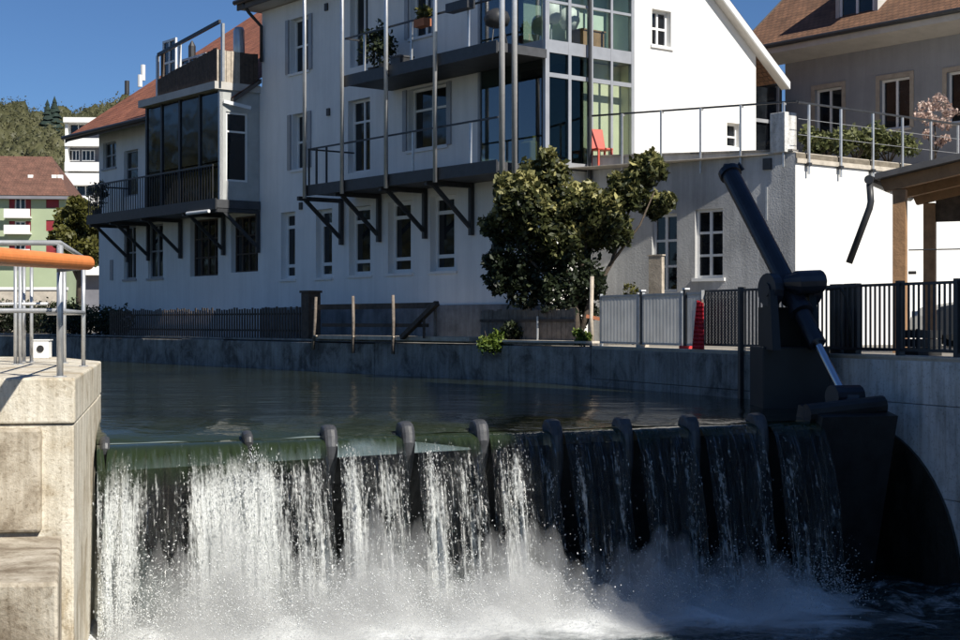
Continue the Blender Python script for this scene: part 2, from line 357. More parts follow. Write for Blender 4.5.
def mesh_np(name, v, f, m, parent=None, tone=None, attr='tone', smooth=False, uv=None):
    """big soups from numpy arrays; f is (n,3) or (n,4)"""
    off = WLOC.get(parent.name, Vector()) if parent else Vector()
    me = bpy.data.meshes.new(name); v = np.asarray(v, np.float32)-np.array(off, np.float32); f = np.asarray(f, np.int32); k = f.shape[1]
    me.vertices.add(len(v)); me.vertices.foreach_set('co', v.ravel())
    me.loops.add(f.size); me.loops.foreach_set('vertex_index', f.ravel())
    me.polygons.add(len(f)); me.polygons.foreach_set('loop_start', np.arange(len(f), dtype=np.int32)*k); me.polygons.foreach_set('loop_total', np.full(len(f), k, np.int32))
    if smooth: me.polygons.foreach_set('use_smooth', np.ones(len(f), bool))
    me.update(calc_edges=True); me.materials.append(MATS[m])
    if tone is not None:
        a = me.attributes.new(attr, 'FLOAT', 'POINT'); a.data.foreach_set('value', np.asarray(tone, np.float32))
    if uv is not None:
        l = me.uv_layers.new(name='UVMap'); l.data.foreach_set('uv', np.asarray(uv, np.float32)[f.ravel()].ravel())
    o = bpy.data.objects.new(name, me); COL.objects.link(o)
    if parent: o.parent = parent
    WLOC[o.name] = off; return o
def leaves(pos, size, tone, flat=.0):
    """kite-shaped folded leaves at pos; returns verts, quads, tone"""
    n = len(pos); a = rng.normal(size=(n, 3)); a[:, 2] *= (1-flat); a /= np.linalg.norm(a, axis=1)[:, None]
    b = rng.normal(size=(n, 3)); b -= a*(a*b).sum(1)[:, None]; b /= np.linalg.norm(b, axis=1)[:, None]; c = np.cross(a, b)
    sz = (size*(.6+.8*rng.random(n)))[:, None] if np.isscalar(size) else size[:, None]
    v = np.stack([pos-a*sz*.5, pos+b*sz*.28+c*sz*.08, pos+a*sz*.5-c*sz*.05, pos-b*sz*.28+c*sz*.08], 1).reshape(-1, 3)
    f = np.arange(4*n).reshape(-1, 4); return v, f, np.repeat(tone, 4)
def blob_points(lobes, n, shell=.55):
    """points through lumpy lobes (cx,cy,cz,rx,ry,rz,w), denser near their skins"""
    w = np.array([l[6] for l in lobes], float); k = rng.choice(len(lobes), n, p=w/w.sum()); L_ = np.array([l[:6] for l in lobes])[k]
    d = rng.normal(size=(n, 3)); d /= np.linalg.norm(d, axis=1)[:, None]; r = shell+(1-shell)*rng.random(n)**.7
    r *= 1+.16*np.sin(d[:, 0]*7+k)+.14*np.sin(d[:, 2]*9+d[:, 1]*6+2*k); return L_[:, :3]+d*r[:, None]*L_[:, 3:], d
def wall_holes(mb, fr, u0, u1, z0, z1, holes, depth=.2, v=0):
    us = sorted({u0, u1}|{h[i] for h in holes for i in (0, 1) if u0 < h[i] < u1}); zs = sorted({z0, z1}|{h[i] for h in holes for i in (2, 3) if z0 < h[i] < z1})
    for a, b in zip(us, us[1:]):
        for c, d in zip(zs, zs[1:]):
            if not any(h[0] <= (a+b)/2 <= h[1] and h[2] <= (c+d)/2 <= h[3] for h in holes):
                mb.poly([fr.P(a, v, c), fr.P(b, v, c), fr.P(b, v, d), fr.P(a, v, d)])
    for a, b, c, d in holes:
        for p, q in (((a, c), (a, d)), ((b, c), (b, d)), ((a, c), (b, c)), ((a, d), (b, d))):
            mb.poly([fr.P(p[0], v, p[1]), fr.P(q[0], v, q[1]), fr.P(q[0], v-depth, q[1]), fr.P(p[0], v-depth, p[1])])
def window(parent, fr, h, cols=(.5,), rows=(), depth=.15, fw=.055, mf='window_white', mg='window_glass', sill=True, v=0, name='window', surround=None):
    """sash frame with bars, each pane and the sill its own piece"""
    u0, u1, z0, z1 = h; a, b = v-depth-.045, v-depth+.02
    w = MB(); W_, H_ = u1-u0, z1-z0
    w.box(fr, u0, u0+fw, a, b, z0, z1).box(fr, u1-fw, u1, a, b, z0, z1).box(fr, u0+fw, u1-fw, a, b, z0, z0+fw).box(fr, u0+fw, u1-fw, a, b, z1-fw, z1)
    cs = [u0+fw]+[u0+W_*c for c in cols]+[u1-fw]; rs = [z0+fw]+[z0+H_*r for r in rows]+[z1-fw]
    for c in cs[1:-1]: w.box(fr, c-fw*.55, c+fw*.55, a+.004, b-.004, z0+fw, z1-fw)
    for r in rs[1:-1]: w.box(fr, u0+fw, u1-fw, a+.007, b-.007, r-fw*.45, r+fw*.45)
    o = w.build(name, mf, parent)
    for c, d in zip(cs, cs[1:]):
        for e, g in zip(rs, rs[1:]):
            MB().box(fr, c-.01, d+.01, a+.015, a+.025, e-.01, g+.01).build('pane', mg, o)
    if sill: MB().box(fr, u0-.06, u1+.06, v-depth+.02, v+.05, z0-.07, z0-.002).build('sill', 'coping' if surround else mf, o)
    if surround:
        s = MB(); t = .13
        s.box(fr, u0-t, u0-.002, v-.02, v+.025, z0, z1+t).box(fr, u1+.002, u1+t, v-.02, v+.025, z0, z1+t).box(fr, u0-.002, u1+.002, v-.02, v+.025, z1+.002, z1+t); s.build('surround', surround, o)
    return o
def hpx(fr, x0, x1, yt, yb, v=0):
    ua, ub = sorted((fr.u(x0, v), fr.u(x1, v))); um = (ua+ub)/2; return (ua, ub, fr.z(um, v, yb), fr.z(um, v, yt))

d1 = Vector((-.618, .786)); d2 = Vector((.786, .618)); nA = Vector((-.786, -.618)); nG = Vector((.618, -.786))
C = (1.47, 33.95)
A = Fr(C, d1, nA)            # river front of the white house, u runs upstream
G = Fr(C, d2, nG)            # its sunny gable side
K = (6.54, 31.1)
T = Fr(K, (-.743, .669), (-.669, -.743))   # shaded river side of the annex
TK = Fr(K, d2, nG)           # its sunlit side
HR = Fr((8.95, 44.0), -d1, nA)             # grey house
P1 = Vector((2.19, 29.6)); P2 = Vector((4.25, 24.5)); wd = (P2-P1).normalized(); nW = Vector((wd.y, -wd.x))   # bank wall by the weir; nW into the channel
if nW.x > 0: nW = -nW
W = Fr(P2, wd, nW)           # u runs downstream
B = Fr(P1, (-.602, .798), nA)  # old bank wall below the house
GT = Fr((-4.5, 17.6), (.966, .256), (.256, -.966))  # weir: u across to the right, v downstream
GW = 10.13

# ------------------------------------------------------------------ ground and water
far = B.P(1500, 0, 0)
g = MB(); g.poly([(P1.x, P1.y, GL), W.P(60, 0, 0).to_tuple()[:2]+(GL,), (900, -40, GL), (900, 1800, GL), (-900, 1800, GL), (far.x, far.y, GL)])
structure(g.build('ground', 'gravel'))
pier_plan = [(-3.71, 13.75), (-4.6, 18.0), (-4.95, 19.6), (-6.2, 22.0), (-24, 24.5), (-24, 12.6), (-5, 13.55)]
g = MB(); g.poly([(-23.9, -30, -2.6), (-9.2, -30, -2.6), (-9.2, 12, -2.6), (-23.9, 12, -2.6)])
# ---- upper river: drawn down over the tilted crest, then flat
def crest(a): return -1.75+.36*np.clip(a/GW, 0, 1)
def head(a): return np.maximum(.055, (WL-crest(a))*.62)
def brim(a): return crest(a)+head(a)
na, ns = 160, 40
aa = np.linspace(0, GW, na); ss = np.concatenate([[0], np.geomspace(.03, 2.4, ns-1)])
Ag, Sg = np.meshgrid(aa, ss); zz = WL-(WL-brim(Ag))*np.exp(-Sg/.62)*np.clip((2.4-Sg)/1.2, 0, 1)
zz += .012*np.sin(Ag*3.1+Sg*2.2)*np.exp(-Sg*.5)*(np.clip((2.4-Sg)/1, 0, 1))+.006*np.sin(Ag*7.7-Sg*4+1)*np.clip((2.4-Sg)/1, 0, 1)
px_ = GT.o.x+GT.ud.x*Ag-GT.n.x*Sg; py_ = GT.o.y+GT.ud.y*Ag-GT.n.y*Sg
rv = np.stack([px_.ravel(), py_.ravel(), zz.ravel()], 1)
ii = np.arange(na*ns).reshape(ns, na); rf = np.stack([ii[:-1, :-1].ravel(), ii[:-1, 1:].ravel(), ii[1:, 1:].ravel(), ii[1:, :-1].ravel()], 1)
e = [GT.P(-200, -2.4, WL), GT.P(60, -2.4, WL), GT.P(60, -400, WL), GT.P(-900, -400, WL)]
rv = np.concatenate([rv, np.array([tuple(p) for p in e])]); rf = np.concatenate([rf, [[na*ns, na*ns+1, na*ns+2, na*ns+3]]])
shal = np.concatenate([(np.exp(-Sg/.9)*np.clip(1.15-Ag/6.5, .15, 1)).ravel(), np.zeros(4)])
structure(mesh_np('river', rv, rf, 'river_water', smooth=True, tone=shal, attr='shallow'))
# ---- pool below
na2, ns2 = 120, 60
Ag, Sg = np.meshgrid(np.linspace(-.5, GW+1.6, na2), np.linspace(-1.6, 14, ns2))
hz = .10*np.exp(-((Sg-1.1)/.7)**2)*(1+.6*np.sin(Ag*5+Sg*3)+.4*np.sin(Ag*11-Sg*7))+.03*np.sin(Ag*3.3+Sg*2.1)*np.sin(Sg*3.7)
pv = np.stack([(GT.o.x+GT.ud.x*Ag+GT.n.x*Sg).ravel(), (GT.o.y+GT.ud.y*Ag+GT.n.y*Sg).ravel(), (PL+hz).ravel()], 1)
ii = np.arange(na2*ns2).reshape(ns2, na2); pf = np.stack([ii[:-1, :-1].ravel(), ii[:-1, 1:].ravel(), ii[1:, 1:].ravel(), ii[1:, :-1].ravel()], 1)
fo = (.62*np.exp(-((Sg-1.0)/1.1)**2)*np.clip((GW-.6-Ag)/1.2, 0.12, 1)).ravel()
structure(mesh_np('plunge_pool', pv, pf, 'pool_water', tone=fo, attr='foam', smooth=True))

# ------------------------------------------------------------------ hills
def hill(x, y): return GL+np.clip((y-330)/420, 0, 1)**1.15*(118+10*np.sin(x*.011+1.1)+6*np.sin(x*.037)+4*np.sin(y*.02+x*.02))-np.clip((x+250)/260, 0, 1)*10
hx, hy = np.meshgrid(np.linspace(-700, 500, 90), np.linspace(300, 900, 60)); hzv = hill(hx, hy)
ii = np.arange(hx.size).reshape(hx.shape); hf = np.stack([ii[:-1, :-1].ravel(), ii[:-1, 1:].ravel(), ii[1:, 1:].ravel(), ii[1:, :-1].ravel()], 1)
structure(mesh_np('hills', np.stack([hx.ravel(), hy.ravel(), hzv.ravel()], 1), hf, 'earth', smooth=True))
n = 1500; tx = -275+160*rng.random(n); ty = 360+430*rng.random(n); lob = []
for x, y in zip(tx, ty):
    r = 3.5+3.5*random.random(); lob.append((x, y, float(hill(np.array(x), np.array(y)))+r*.8, r, r, r*1.25, 1))
import bmesh
bm_ = bmesh.new(); bmesh.ops.create_icosphere(bm_, subdivisions=2, radius=1); iv = np.array([q.co[:] for q in bm_.verts]); itri = np.array([[q.index for q in f_.verts] for f_ in bm_.faces]); bm_.free()
LB = np.array([l[:6] for l in lob]); jit = 1+.16*rng.normal(size=(len(LB), len(iv), 1))
bv = (LB[:, None, :3]+iv[None]*jit*LB[:, None, 3:]*.72).reshape(-1, 3); bf = (itri[None]+(np.arange(len(LB))*len(iv))[:, None, None]).reshape(-1, 3)
tb = rng.random(len(LB)); patch = .25*np.sin(LB[:, 0]*.05)*np.sin(LB[:, 1]*.03+1); bt = np.repeat(np.clip(.2+.5*tb+patch, 0, 1), len(iv))+.12*rng.normal(size=len(bv))
pts, dd = blob_points(lob, 190000, .7)
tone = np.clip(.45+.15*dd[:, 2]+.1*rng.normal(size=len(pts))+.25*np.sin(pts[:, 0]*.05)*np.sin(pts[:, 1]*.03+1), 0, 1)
v, f, t_ = leaves(pts, 1.15, tone); f = np.concatenate([f[:, [0, 1, 2]], f[:, [0, 2, 3]]])+len(bv)
tag(mesh_np('hillside_wood', np.concatenate([bv, v]), np.concatenate([bf, f]), 'wood_canopy', tone=np.clip(np.concatenate([bt, t_]), 0, 1)), 'spring green and brown wood covering the far hillside', 'wood', kind='stuff')
def spruce(x, y, Y, h, label):
    b = at(x, y, Y); base = float(hill(np.array(b.x), np.array(b.y))); top = b.z
    t = thing('spruce_tree', label, 'tree', (b.x, b.y, base), 'dark spruces on the hilltop')
    MB().tube([(b.x, b.y, base-1), (b.x, b.y, top)], [.5, .05], 6).build('trunk', 'bark', t)
    m = MB(); k = 9; hh = top-base
    for i in range(k):
        z0 = base+hh*(.12+.85*i/k); z1 = z0+hh*.2; r0 = hh*.23*(1-i/k)+.5; m_ = 9
        ring = [(b.x+r0*(1+.25*random.uniform(-1, 1))*math.cos(2*math.pi*j/m_+i), b.y+r0*math.sin(2*math.pi*j/m_+i), z0+random.uniform(-.6, .3)) for j in range(m_)]
        for j in range(m_): m.poly([ring[j], ring[(j+1) % m_], (b.x, b.y, min(z1, top))])
    m.build('crown', 'spruce', t)
spruce(47.5, 99, 640, 16, 'shorter of two dark spruces standing up on the hill crest')
spruce(54.5, 95.5, 642, 18, 'taller of two dark spruces standing up on the hill crest')

# ------------------------------------------------------------------ far left: green house, white block, tree
YH = 150.0
HG = Fr(((-60-CX)/F*YH, YH), (1, .10), (.10, -1))
t = thing('green_house', 'pale green house with brown roof, red shutters and a balcony bay', 'house', HG.P(HG.u(30), -4, GL))
x0, x1 = HG.u(-60), HG.u(65); ze = HG.zx(40, 194); zr = HG.zx(40, 151)
hs = [hpx(HG, 46, 59, 197, 208), hpx(HG, 46, 59, 220, 231), hpx(HG, 9, 31, 197, 216), hpx(HG, 9, 31, 221, 231), hpx(HG, 46, 59, 244, 256), hpx(HG, 9, 31, 244, 256)]
m = MB(); wall_holes(m, HG, x0, x1, GL, ze, hs, .3); m.poly([HG.P(x1, 0, GL), HG.P(x1, -10, GL), HG.P(x1, -10, ze), HG.P(x1, 0, ze)]); m.build('wall', 'green_plaster', t)
for i, h in enumerate(hs):
    if i in (0, 1, 4): o = MB().box(HG, h[0], h[1], -.2, -.1, h[2], h[3]).build('closed_shutter', 'shutter_red', t)
    else:
        w3 = (h[1]-h[0])/4; o = window(t, HG, (h[0]+w3, h[1]-w3, h[2], h[3]), (.5,), (), .25, .12, sill=False)
        for q in (h[0], h[1]-w3): MB().box(HG, q, q+w3-.02, -.2, -.1, h[2], h[3]).build('shutter', 'shutter_red', t)
for yb in (217, 233, 257):
    z = HG.zx(20, yb); o = MB().box(HG, HG.u(6), HG.u(32), .02, 1.1, z-.15, z).build('balcony_floor', 'far_white', t)
    MB().box(HG, HG.u(6), HG.u(32), 1.0, 1.08, z, z+.75).build('parapet', 'far_white', o)
m = MB(); uvw = (x1-x0, 10)
m.poly([HG.P(x0, .9, ze-.2), HG.P(x1+.6, .9, ze-.2), HG.P(x1-2.2, -5, zr), HG.P(x0, -5, zr)], [(0, 0), (uvw[0], 0), (uvw[0], 7), (0, 7)])
m.poly([HG.P(x1+.6, .9, ze-.2), HG.P(x1+.6, -11, ze-.2), HG.P(x1-2.2, -5, zr)], [(0, 0), (12, 0), (6, 7)]); m.poly([HG.P(x0, -11, ze-.2), HG.P(x0, -5, zr), HG.P(x1-2.2, -5, zr), HG.P(x1+.6, -11, ze-.2)], [(0, 0), (0, 7), (9, 7), (9, 0)])
ro = m.build('roof', 'tiles_far', t); MB().box(HG, x0, x1+.5, 0.02, .85, ze-.55, ze-.25).build('eave_board', 'far_grey', t)
for xx in (27, 51, 57): u = HG.u(xx); MB().box(HG, u-.25, u+.25, -2.2, -1.7, HG.zx(xx, 178), HG.zx(xx, 174)+.1).build('skylight', 'far_white', ro)
YB = 190.0
HB = Fr(((64.5-CX)/F*YB, YB), (1, .05), (.05, -1))
t = thing('apartment_block', 'white flat-roofed block with banded balconies rising behind the river house', 'building', HB.P(HB.u(82), -5, GL))
u0, u1 = HB.u(64.5), HB.u(112)
MB().box(HB, u0, u1, -12, -1.6, GL, HB.zx(80, 123)).build('wall', 'far_grey', t)
MB().box(HB, u0-.1, u1, -12.2, .3, HB.zx(80, 122.5), HB.zx(80, 117.5)).build('roof', 'far_white', t)
for i, (ya, yb) in enumerate(((138, 146), (162, 171), (173, 185), (196, 204), (219, 228), (243, 252), (266, 275))):
    o = MB().box(HB, u0, u1, -.3, 0, HB.zx(80, yb), HB.zx(80, ya)).build('parapet', 'far_white', t)
    MB().box(HB, u0+.05, u1-.05, -1.6, -.3, HB.zx(80, yb)-.02, HB.zx(80, yb)+.2).build('balcony_floor', 'far_white', o)
MB().box(HB, u0, u0+.35, -1.6, -.3, HB.zx(80, 280), HB.zx(80, 122.5)-.02).build('side_wall', 'far_white', t)
for yy, xa, xb in ((129, 70, 96), (155, 69, 80), (155, 82, 95), (190, 68, 95)):
    window(t, HB, (HB.u(xa, -1.6), HB.u(xb, -1.6), HB.zx(80, yy+6, -1.6), HB.zx(80, yy-5, -1.6)), (.33, .66), (), .0, .12, 'far_white', sill=False, v=-1.5)
def tree(name, label, base, trunk_h, lobes, nl, size, leafmat, tone_fn, limbs, r0=.12, group=None, cat='tree'):
    t = thing(name, label, cat, base, group); b = Vector(base)
    m = MB()
    for pts, ra, rb in limbs:
        k = len(pts); m.tube(pts, [ra+(rb-ra)*i/(k-1) for i in range(k)], 7)
    m.build('trunk', 'bark', t, smooth=True)
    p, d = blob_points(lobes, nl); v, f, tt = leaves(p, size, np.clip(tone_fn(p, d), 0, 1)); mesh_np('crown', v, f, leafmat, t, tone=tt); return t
YT = 92.0
lb = []
for x, y, r in ((70, 222, 15), (84, 215, 14), (62, 238, 11), (80, 240, 16), (95, 225, 12), (75, 205, 9), (92, 250, 14), (68, 255, 12)):
    c = at(x, y, YT+random.uniform(-1, 1)); q = r*YT/F; lb.append((c.x, c.y, c.z, q, q, q, r))
b = at(80, 330, YT); bz = (b.x, b.y, GL)
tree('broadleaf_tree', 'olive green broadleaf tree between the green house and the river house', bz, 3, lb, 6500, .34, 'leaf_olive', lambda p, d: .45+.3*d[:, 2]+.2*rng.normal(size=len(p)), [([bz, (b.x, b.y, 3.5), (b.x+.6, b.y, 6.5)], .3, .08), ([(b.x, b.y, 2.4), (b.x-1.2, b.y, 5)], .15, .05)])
# garden wall, hedge and container by the far bank end
BA = Fr(B.P(27.5, 1.2, 0).to_tuple()[:2], B.ud, nA)
for (ua, ub, nm, lab) in ((24.2, 30.5, 'hedge', 'dark clipped hedge beside the upstream end of the picket fence'),):
    t = thing(nm, lab, 'hedge', B.P((ua+ub)/2, -.8, GL)); lobes = []
    for i in range(16): q = B.P(ua+(ub-ua)*i/15, -.8, GL+.45+.12*random.random()); lobes.append((q.x, q.y, q.z, .35, .35, .5, 1))
    m = MB()
    for i in range(8): q = B.P(ua+(ub-ua)*(i+.5)/8, -.8, GL); MB().tube([q-Vector((0, 0, .1)), q+Vector((0, 0, .6))], .03, 5).build('stem', 'bark', t)
    p, d = blob_points(lobes, 5000); v, f, tt = leaves(p, .11, np.clip(.4+.3*d[:, 2]+.2*rng.normal(size=len(p)), 0, 1)); mesh_np('foliage', v, f, 'leaf_dark', t, tone=tt)

g = MB(); g.poly([B.P(4, 26, GL), B.P(400, 26, GL), B.P(400, 300, GL), B.P(4, 300, GL)]); structure(g.build('ground', 'gravel'))
for i, (uu, vv, hh) in enumerate(((52, 30, 12), (63, 32, 16), (74, 30, 14), (85, 33, 18), (97, 31, 13), (110, 32, 17))):
    q = B.P(uu, vv, GL); lb = [(q.x+.2*hh*math.cos(k*1.3+i), q.y+.2*hh*math.sin(k*1.3+i), q.z+hh*(.3+.65*((k*37) % 10)/10), .19*hh, .19*hh, .17*hh, 1) for k in range(11)]
    tree('bank_tree', ('short', 'tall', 'low', 'tallest', 'slender', 'broad')[i]+' leafy tree on the opposite bank across from the river wing', tuple(q), 3, lb, 3200, .6, 'leaf_olive', lambda p, d: .5+.3*d[:, 2]+.2*rng.normal(size=len(p)), [([q, q+Vector((0, 0, hh*.5)), q+Vector((.3, 0, hh*.85))], .25, .05)], group='trees on the opposite bank')
GWl = Fr(at(-40, 322, 66)[:2], (1, .05), (.05, -1)); t = thing('garden_wall', 'low beige garden wall with coping behind the pier railing', 'wall', GWl.P(2, -.2, GL))
MB().box(GWl, 0, GWl.u(66), -.25, 0, GL, GWl.zx(30, 290)).build('wall', 'coping', t); MB().box(GWl, -.05, GWl.u(66)+.05, -.3, .05, GWl.zx(30, 290)+.002, GWl.zx(30, 287)).build('coping', 'far_white', t)
t = thing('hedge', 'dark hedge in front of the low beige garden wall', 'hedge', GWl.P(2, .9, GL)); lobes = []
for i in range(22): q = GWl.P(GWl.u(86)*i/21, .9, GL+.65+.15*random.random()); lobes.append((q.x, q.y, q.z, .5, .45, .7, 1))
m = MB()
for i in range(9): q = GWl.P(GWl.u(86)*(i+.5)/9, .9, GL); MB().tube([q, q+Vector((0, 0, .9))], .03, 5).build('stem', 'bark', t)
p, d = blob_points(lobes, 6000); v, f, tt = leaves(p, .15, np.clip(.4+.3*d[:, 2]+.2*rng.normal(size=len(p)), 0, 1)); mesh_np('foliage', v, f, 'leaf_dark', t, tone=tt)

# ------------------------------------------------------------------ white river house
UE = A.u(262)                       # its upstream end
ZT = A.zx(262, 12)                  # eaves
ZP = .42                            # top of the plinth
ZF = 3.53                           # lower balcony floor
house = thing('river_house', 'tall white house with two steel balconies and a glazed corner bay', 'house', A.P(UE/2, -5, GL))
BU = 2.42                           # the glazed corner reaches this far along the river front ...
BS = 2.76                           # ... and this far along the gable
ZB2 = G.zx(590, 50, 0)-.02               # upper floor level
# river front
low = [hpx(A, 281, 295, 212, 279), hpx(A, 316, 332, 209, 277.5), hpx(A, 349, 371, 206, 275), hpx(A, 388, 412, 201, 273), hpx(A, 430, 456, 195, 271)]
mid = [hpx(A, 292, 308, 113, 169), hpx(A, 348, 370, 99, 172), hpx(A, 408, 447, 86, 148)]
upp = [hpx(A, 290, 309, 17, 72), hpx(A, 350, 368, -10, 66), hpx(A, 410, 432, -30, 36)]
m = MB(); wall_holes(m, A, BU, UE, ZP, ZT, low+mid+upp, .24)
m.poly([A.P(0, 0, ZP), A.P(BU, 0, ZP), A.P(BU, 0, ZF-.05), A.P(0, 0, ZF-.05)])
m.poly([A.P(UE, 0, ZP), A.P(UE, -11, ZP), A.P(UE, -11, 8.9), A.P(UE, 0, 8.9)])
m.poly([A.P(BU, 0, ZF), A.P(BU, -2.6, ZF), A.P(BU, -2.6, ZT), A.P(BU, 0, ZT)])
m.build('front_wall', 'plaster', house)
MB().box(A, -.0, UE-.01, -.3, .03, GL-.1, ZP).build('plinth', 'plinth', house)
for h in low:
    wd_ = h[1]-h[0]; window(house, A, h, (.24,), (.2, .78), .2, .10)
for h, c, r in ((mid[0], (.5,), (.5,)), (mid[1], (.5,), (.7,)), (mid[2], (.5,), (.65,)), (upp[0], (.5,), (.5,)), (upp[1], (.5,), ()), (upp[2], (.5,), (.65,))):
    window(house, A, h, c, r, .2, .065, name='balcony_door' if h in (mid[1], upp[1]) else 'window', sill=h not in (mid[1], upp[1]))
for h in (mid[2], upp[0], mid[0], upp[2]):
    for e_ in (-1, 1):   # pale shutters folded against the reveal
        uu = h[0]-.03 if e_ < 0 else h[1]+.03
        MB().box(A, min(uu, uu+e_*.16), max(uu, uu+e_*.16), .004, .05, h[2], h[3]).build('shutter', 'window_grey', house)
for x, y in ((327, 7), (329, 112), (301.5, 206)):
    u = A.u(x); z = A.zx(x, y); MB().box(A, u-.07, u+.07, .003, .05, z-.1, z+.1).build('vent', 'dark_steel', house)
# gable side
sR = 7.1; k_ = .787; zR = 6.26+k_*.74
gw = hpx(G, 652, 671, 10, 46)
gw2 = hpx(G, 727, 741, 123, 147)
m = MB(); wall_holes(m, G, BS, 4.7, GL, 8.2, [gw], .22)
wall_holes(m, G, 4.7, sR, GL, 5.4, [gw2], .25)
m.poly([G.P(4.7, 0, 5.4), G.P(sR, 0, 5.4), G.P(sR, 0, zR), G.P(4.7, 0, 8.2+.53)])
m.poly([G.P(0, 0, 8.2), G.P(4.7, 0, 8.2), G.P(4.7, 0, 8.73), G.P(2, 0, 10.9), G.P(0, 0, 9.4)])
m.poly([G.P(0, 0, GL), G.P(BS, 0, GL), G.P(BS, 0, ZF-.05), G.P(0, 0, ZF-.05)])
m.poly([G.P(sR, 0, GL), G.P(sR, -14, GL), G.P(sR, -14, zR), G.P(sR, 0, zR)])
m.build('gable_wall', 'plaster_sun', house)
window(house, G, gw, (.5,), (.5,), .17, .06); window(house, G, gw2, (), (.45,), .18, .05, sill=False)
# roof with white verge boards and soffit
ov, sd = .30, .98
def rz(s): return 6.26+k_*(7.84-s)
m = MB(); sl = 2.0; zrg = rz(2.0)
a_ = [G.P(sR+sd, ov, rz(sR+sd)+.14), G.P(sR+sd, -UE-.3, rz(sR+sd)+.14), G.P(sl, -UE-.3, zrg+.14), G.P(sl, ov, zrg+.14)]
m.poly(a_, [(0, 0), (16, 0), (16, 9), (0, 9)])
zl = zrg-(sl+.6)*k_
b_ = [G.P(sl, ov, zrg+.14), G.P(sl, -UE-.3, zrg+.14), G.P(-.6, -UE-.3, ZT+.35), G.P(-.6, ov, ZT+.35)]
m.poly(b_, [(0, 9), (16, 9), (16, 0), (0, 0)])
roof = m.build('roof', 'tiles_brown', house)
m = MB(); z_ = rz(sR+sd)
m.hexa([G.P(sl, ov-.05, zrg-.06), G.P(sR+sd, ov-.05, z_-.06), G.P(sR+sd, ov, z_-.06), G.P(sl, ov, zrg-.06)], [G.P(sl, ov-.05, zrg+.13), G.P(sR+sd, ov-.05, z_+.13), G.P(sR+sd, ov, z_+.13), G.P(sl, ov, zrg+.13)])
m.build('verge_board', 'white_metal', roof)
m = MB(); m.hexa([G.P(sl, 0.01, zrg-.05), G.P(sR+sd, .01, z_-.05), G.P(sR+sd, ov-.06, z_-.05), G.P(sl, ov-.06, zrg-.05)], [G.P(sl, .01, zrg+.0), G.P(sR+sd, .01, z_+.0), G.P(sR+sd, ov-.06, z_+.0), G.P(sl, ov-.06, zrg+.0)]); m.build('soffit', 'soffit', roof)
# eaves over the river front
MB().box(A, -.4, UE+.25, -.2, .62, ZT+.02, ZT+.12).build('eaves_soffit', 'soffit', roof)
MB().box(A, -.4, UE+.3, .62, .67, ZT+.0, ZT+.28).build('eaves_board', 'soffit_dark', roof)
MB().tube([A.P(-.4, .74, ZT+.22), A.P(UE+.3, .74, ZT+.22)], .075, 8).build('gutter', 'dark_steel', roof)
MB().tube([A.P(UE-.12, .70, ZT+.15), A.P(UE-.12, .5, ZT-.1), A.P(UE-.12, .09, ZT-.45), A.P(UE-.12, .09, 7.6)], .05, 8).build('downpipe', 'dark_steel', house, smooth=True)
# lower balcony
BD = 1.45
uL = A.u(308, BD)
def balcony(z, ua, ub, brackets, parent):
    fl = MB().box(A, ua, ub, .03, BD, z-.20, z).build('balcony_floor', 'slab_steel', parent)
    MB().box(A, ua, ub, BD+.002, BD+.05, z-.24, z+.04).build('edge_beam', 'dark_steel', fl)
    rl = MB().box(A, ua, ub, BD-.03, BD+.01, z+.96, z+1.0).build('balcony_railing', 'dark_steel', parent)
    return fl, rl
fl1, rl1 = balcony(ZF, -.1, uL, [], house)
MB().box(A, uL-.04, uL, .03, BD-.03, ZF+.96, ZF+1.0).build('end_rail', 'dark_steel', rl1)
for x in (316, 326, 412.5, 470): u = A.u(x, BD); MB().box(A, u-.025, u+.025, BD-.035, BD+.005, ZF, ZF+.96).build('rail_post', 'galvanised' if x > 400 else 'dark_steel', rl1)
MB().box(A, uL-.04, uL, BD-.04, BD, ZF, ZF+.96).build('rail_post', 'dark_steel', rl1)
for x in (310.5, 342, 386, 435):         # tall galvanised posts carrying the upper balcony
    u = A.u(x-6 if x < 311 else x, BD+.1); MB().tube([A.P(u, BD+.1, ZF-.3), A.P(u, BD+.1, 11.3)], .052, 10).build('support_post', 'post_silver', house, smooth=True)
for x, v_ in ((502, BD+.1), (514.5, BD-.35)):
    u = A.u(x, v_); MB().tube([A.P(u, v_, ZF-.35), A.P(u, v_, 11.3)], .065, 10).build('support_post', 'post_silver', house, smooth=True)
for x in (341, 378.5, 424.5, 471):           # knee brackets under the floor: wall post, arm, strut
    u = A.u(x, .08); m = MB()
    m.box(A, u-.05, u+.05, .03, .13, ZF-1.45, ZF-.2).box(A, u-.05, u+.05, .13, BD-.02, ZF-.32, ZF-.21)
    m.bar(A.P(u, .12, ZF-1.25), A.P(u, BD-.25, ZF-.3), .08, .09); m.build('knee_bracket', 'dark_steel', house)
# upper balcony
ZU = A.z(A.u(420, BD), BD, 60)
uU = A.u(345, BD); fl2, rl2 = balcony(ZU, -.1, uU, [], house)
MB().box(A, uU-.04, uU, .03, BD-.03, ZU+.96, ZU+1.0).build('end_rail', 'dark_steel', rl2)
for x in (364, 411, 468): u = A.u(x, BD); MB().box(A, u-.025, u+.025, BD-.035, BD+.005, ZU, ZU+.96).build('rail_post', 'galvanised', rl2)
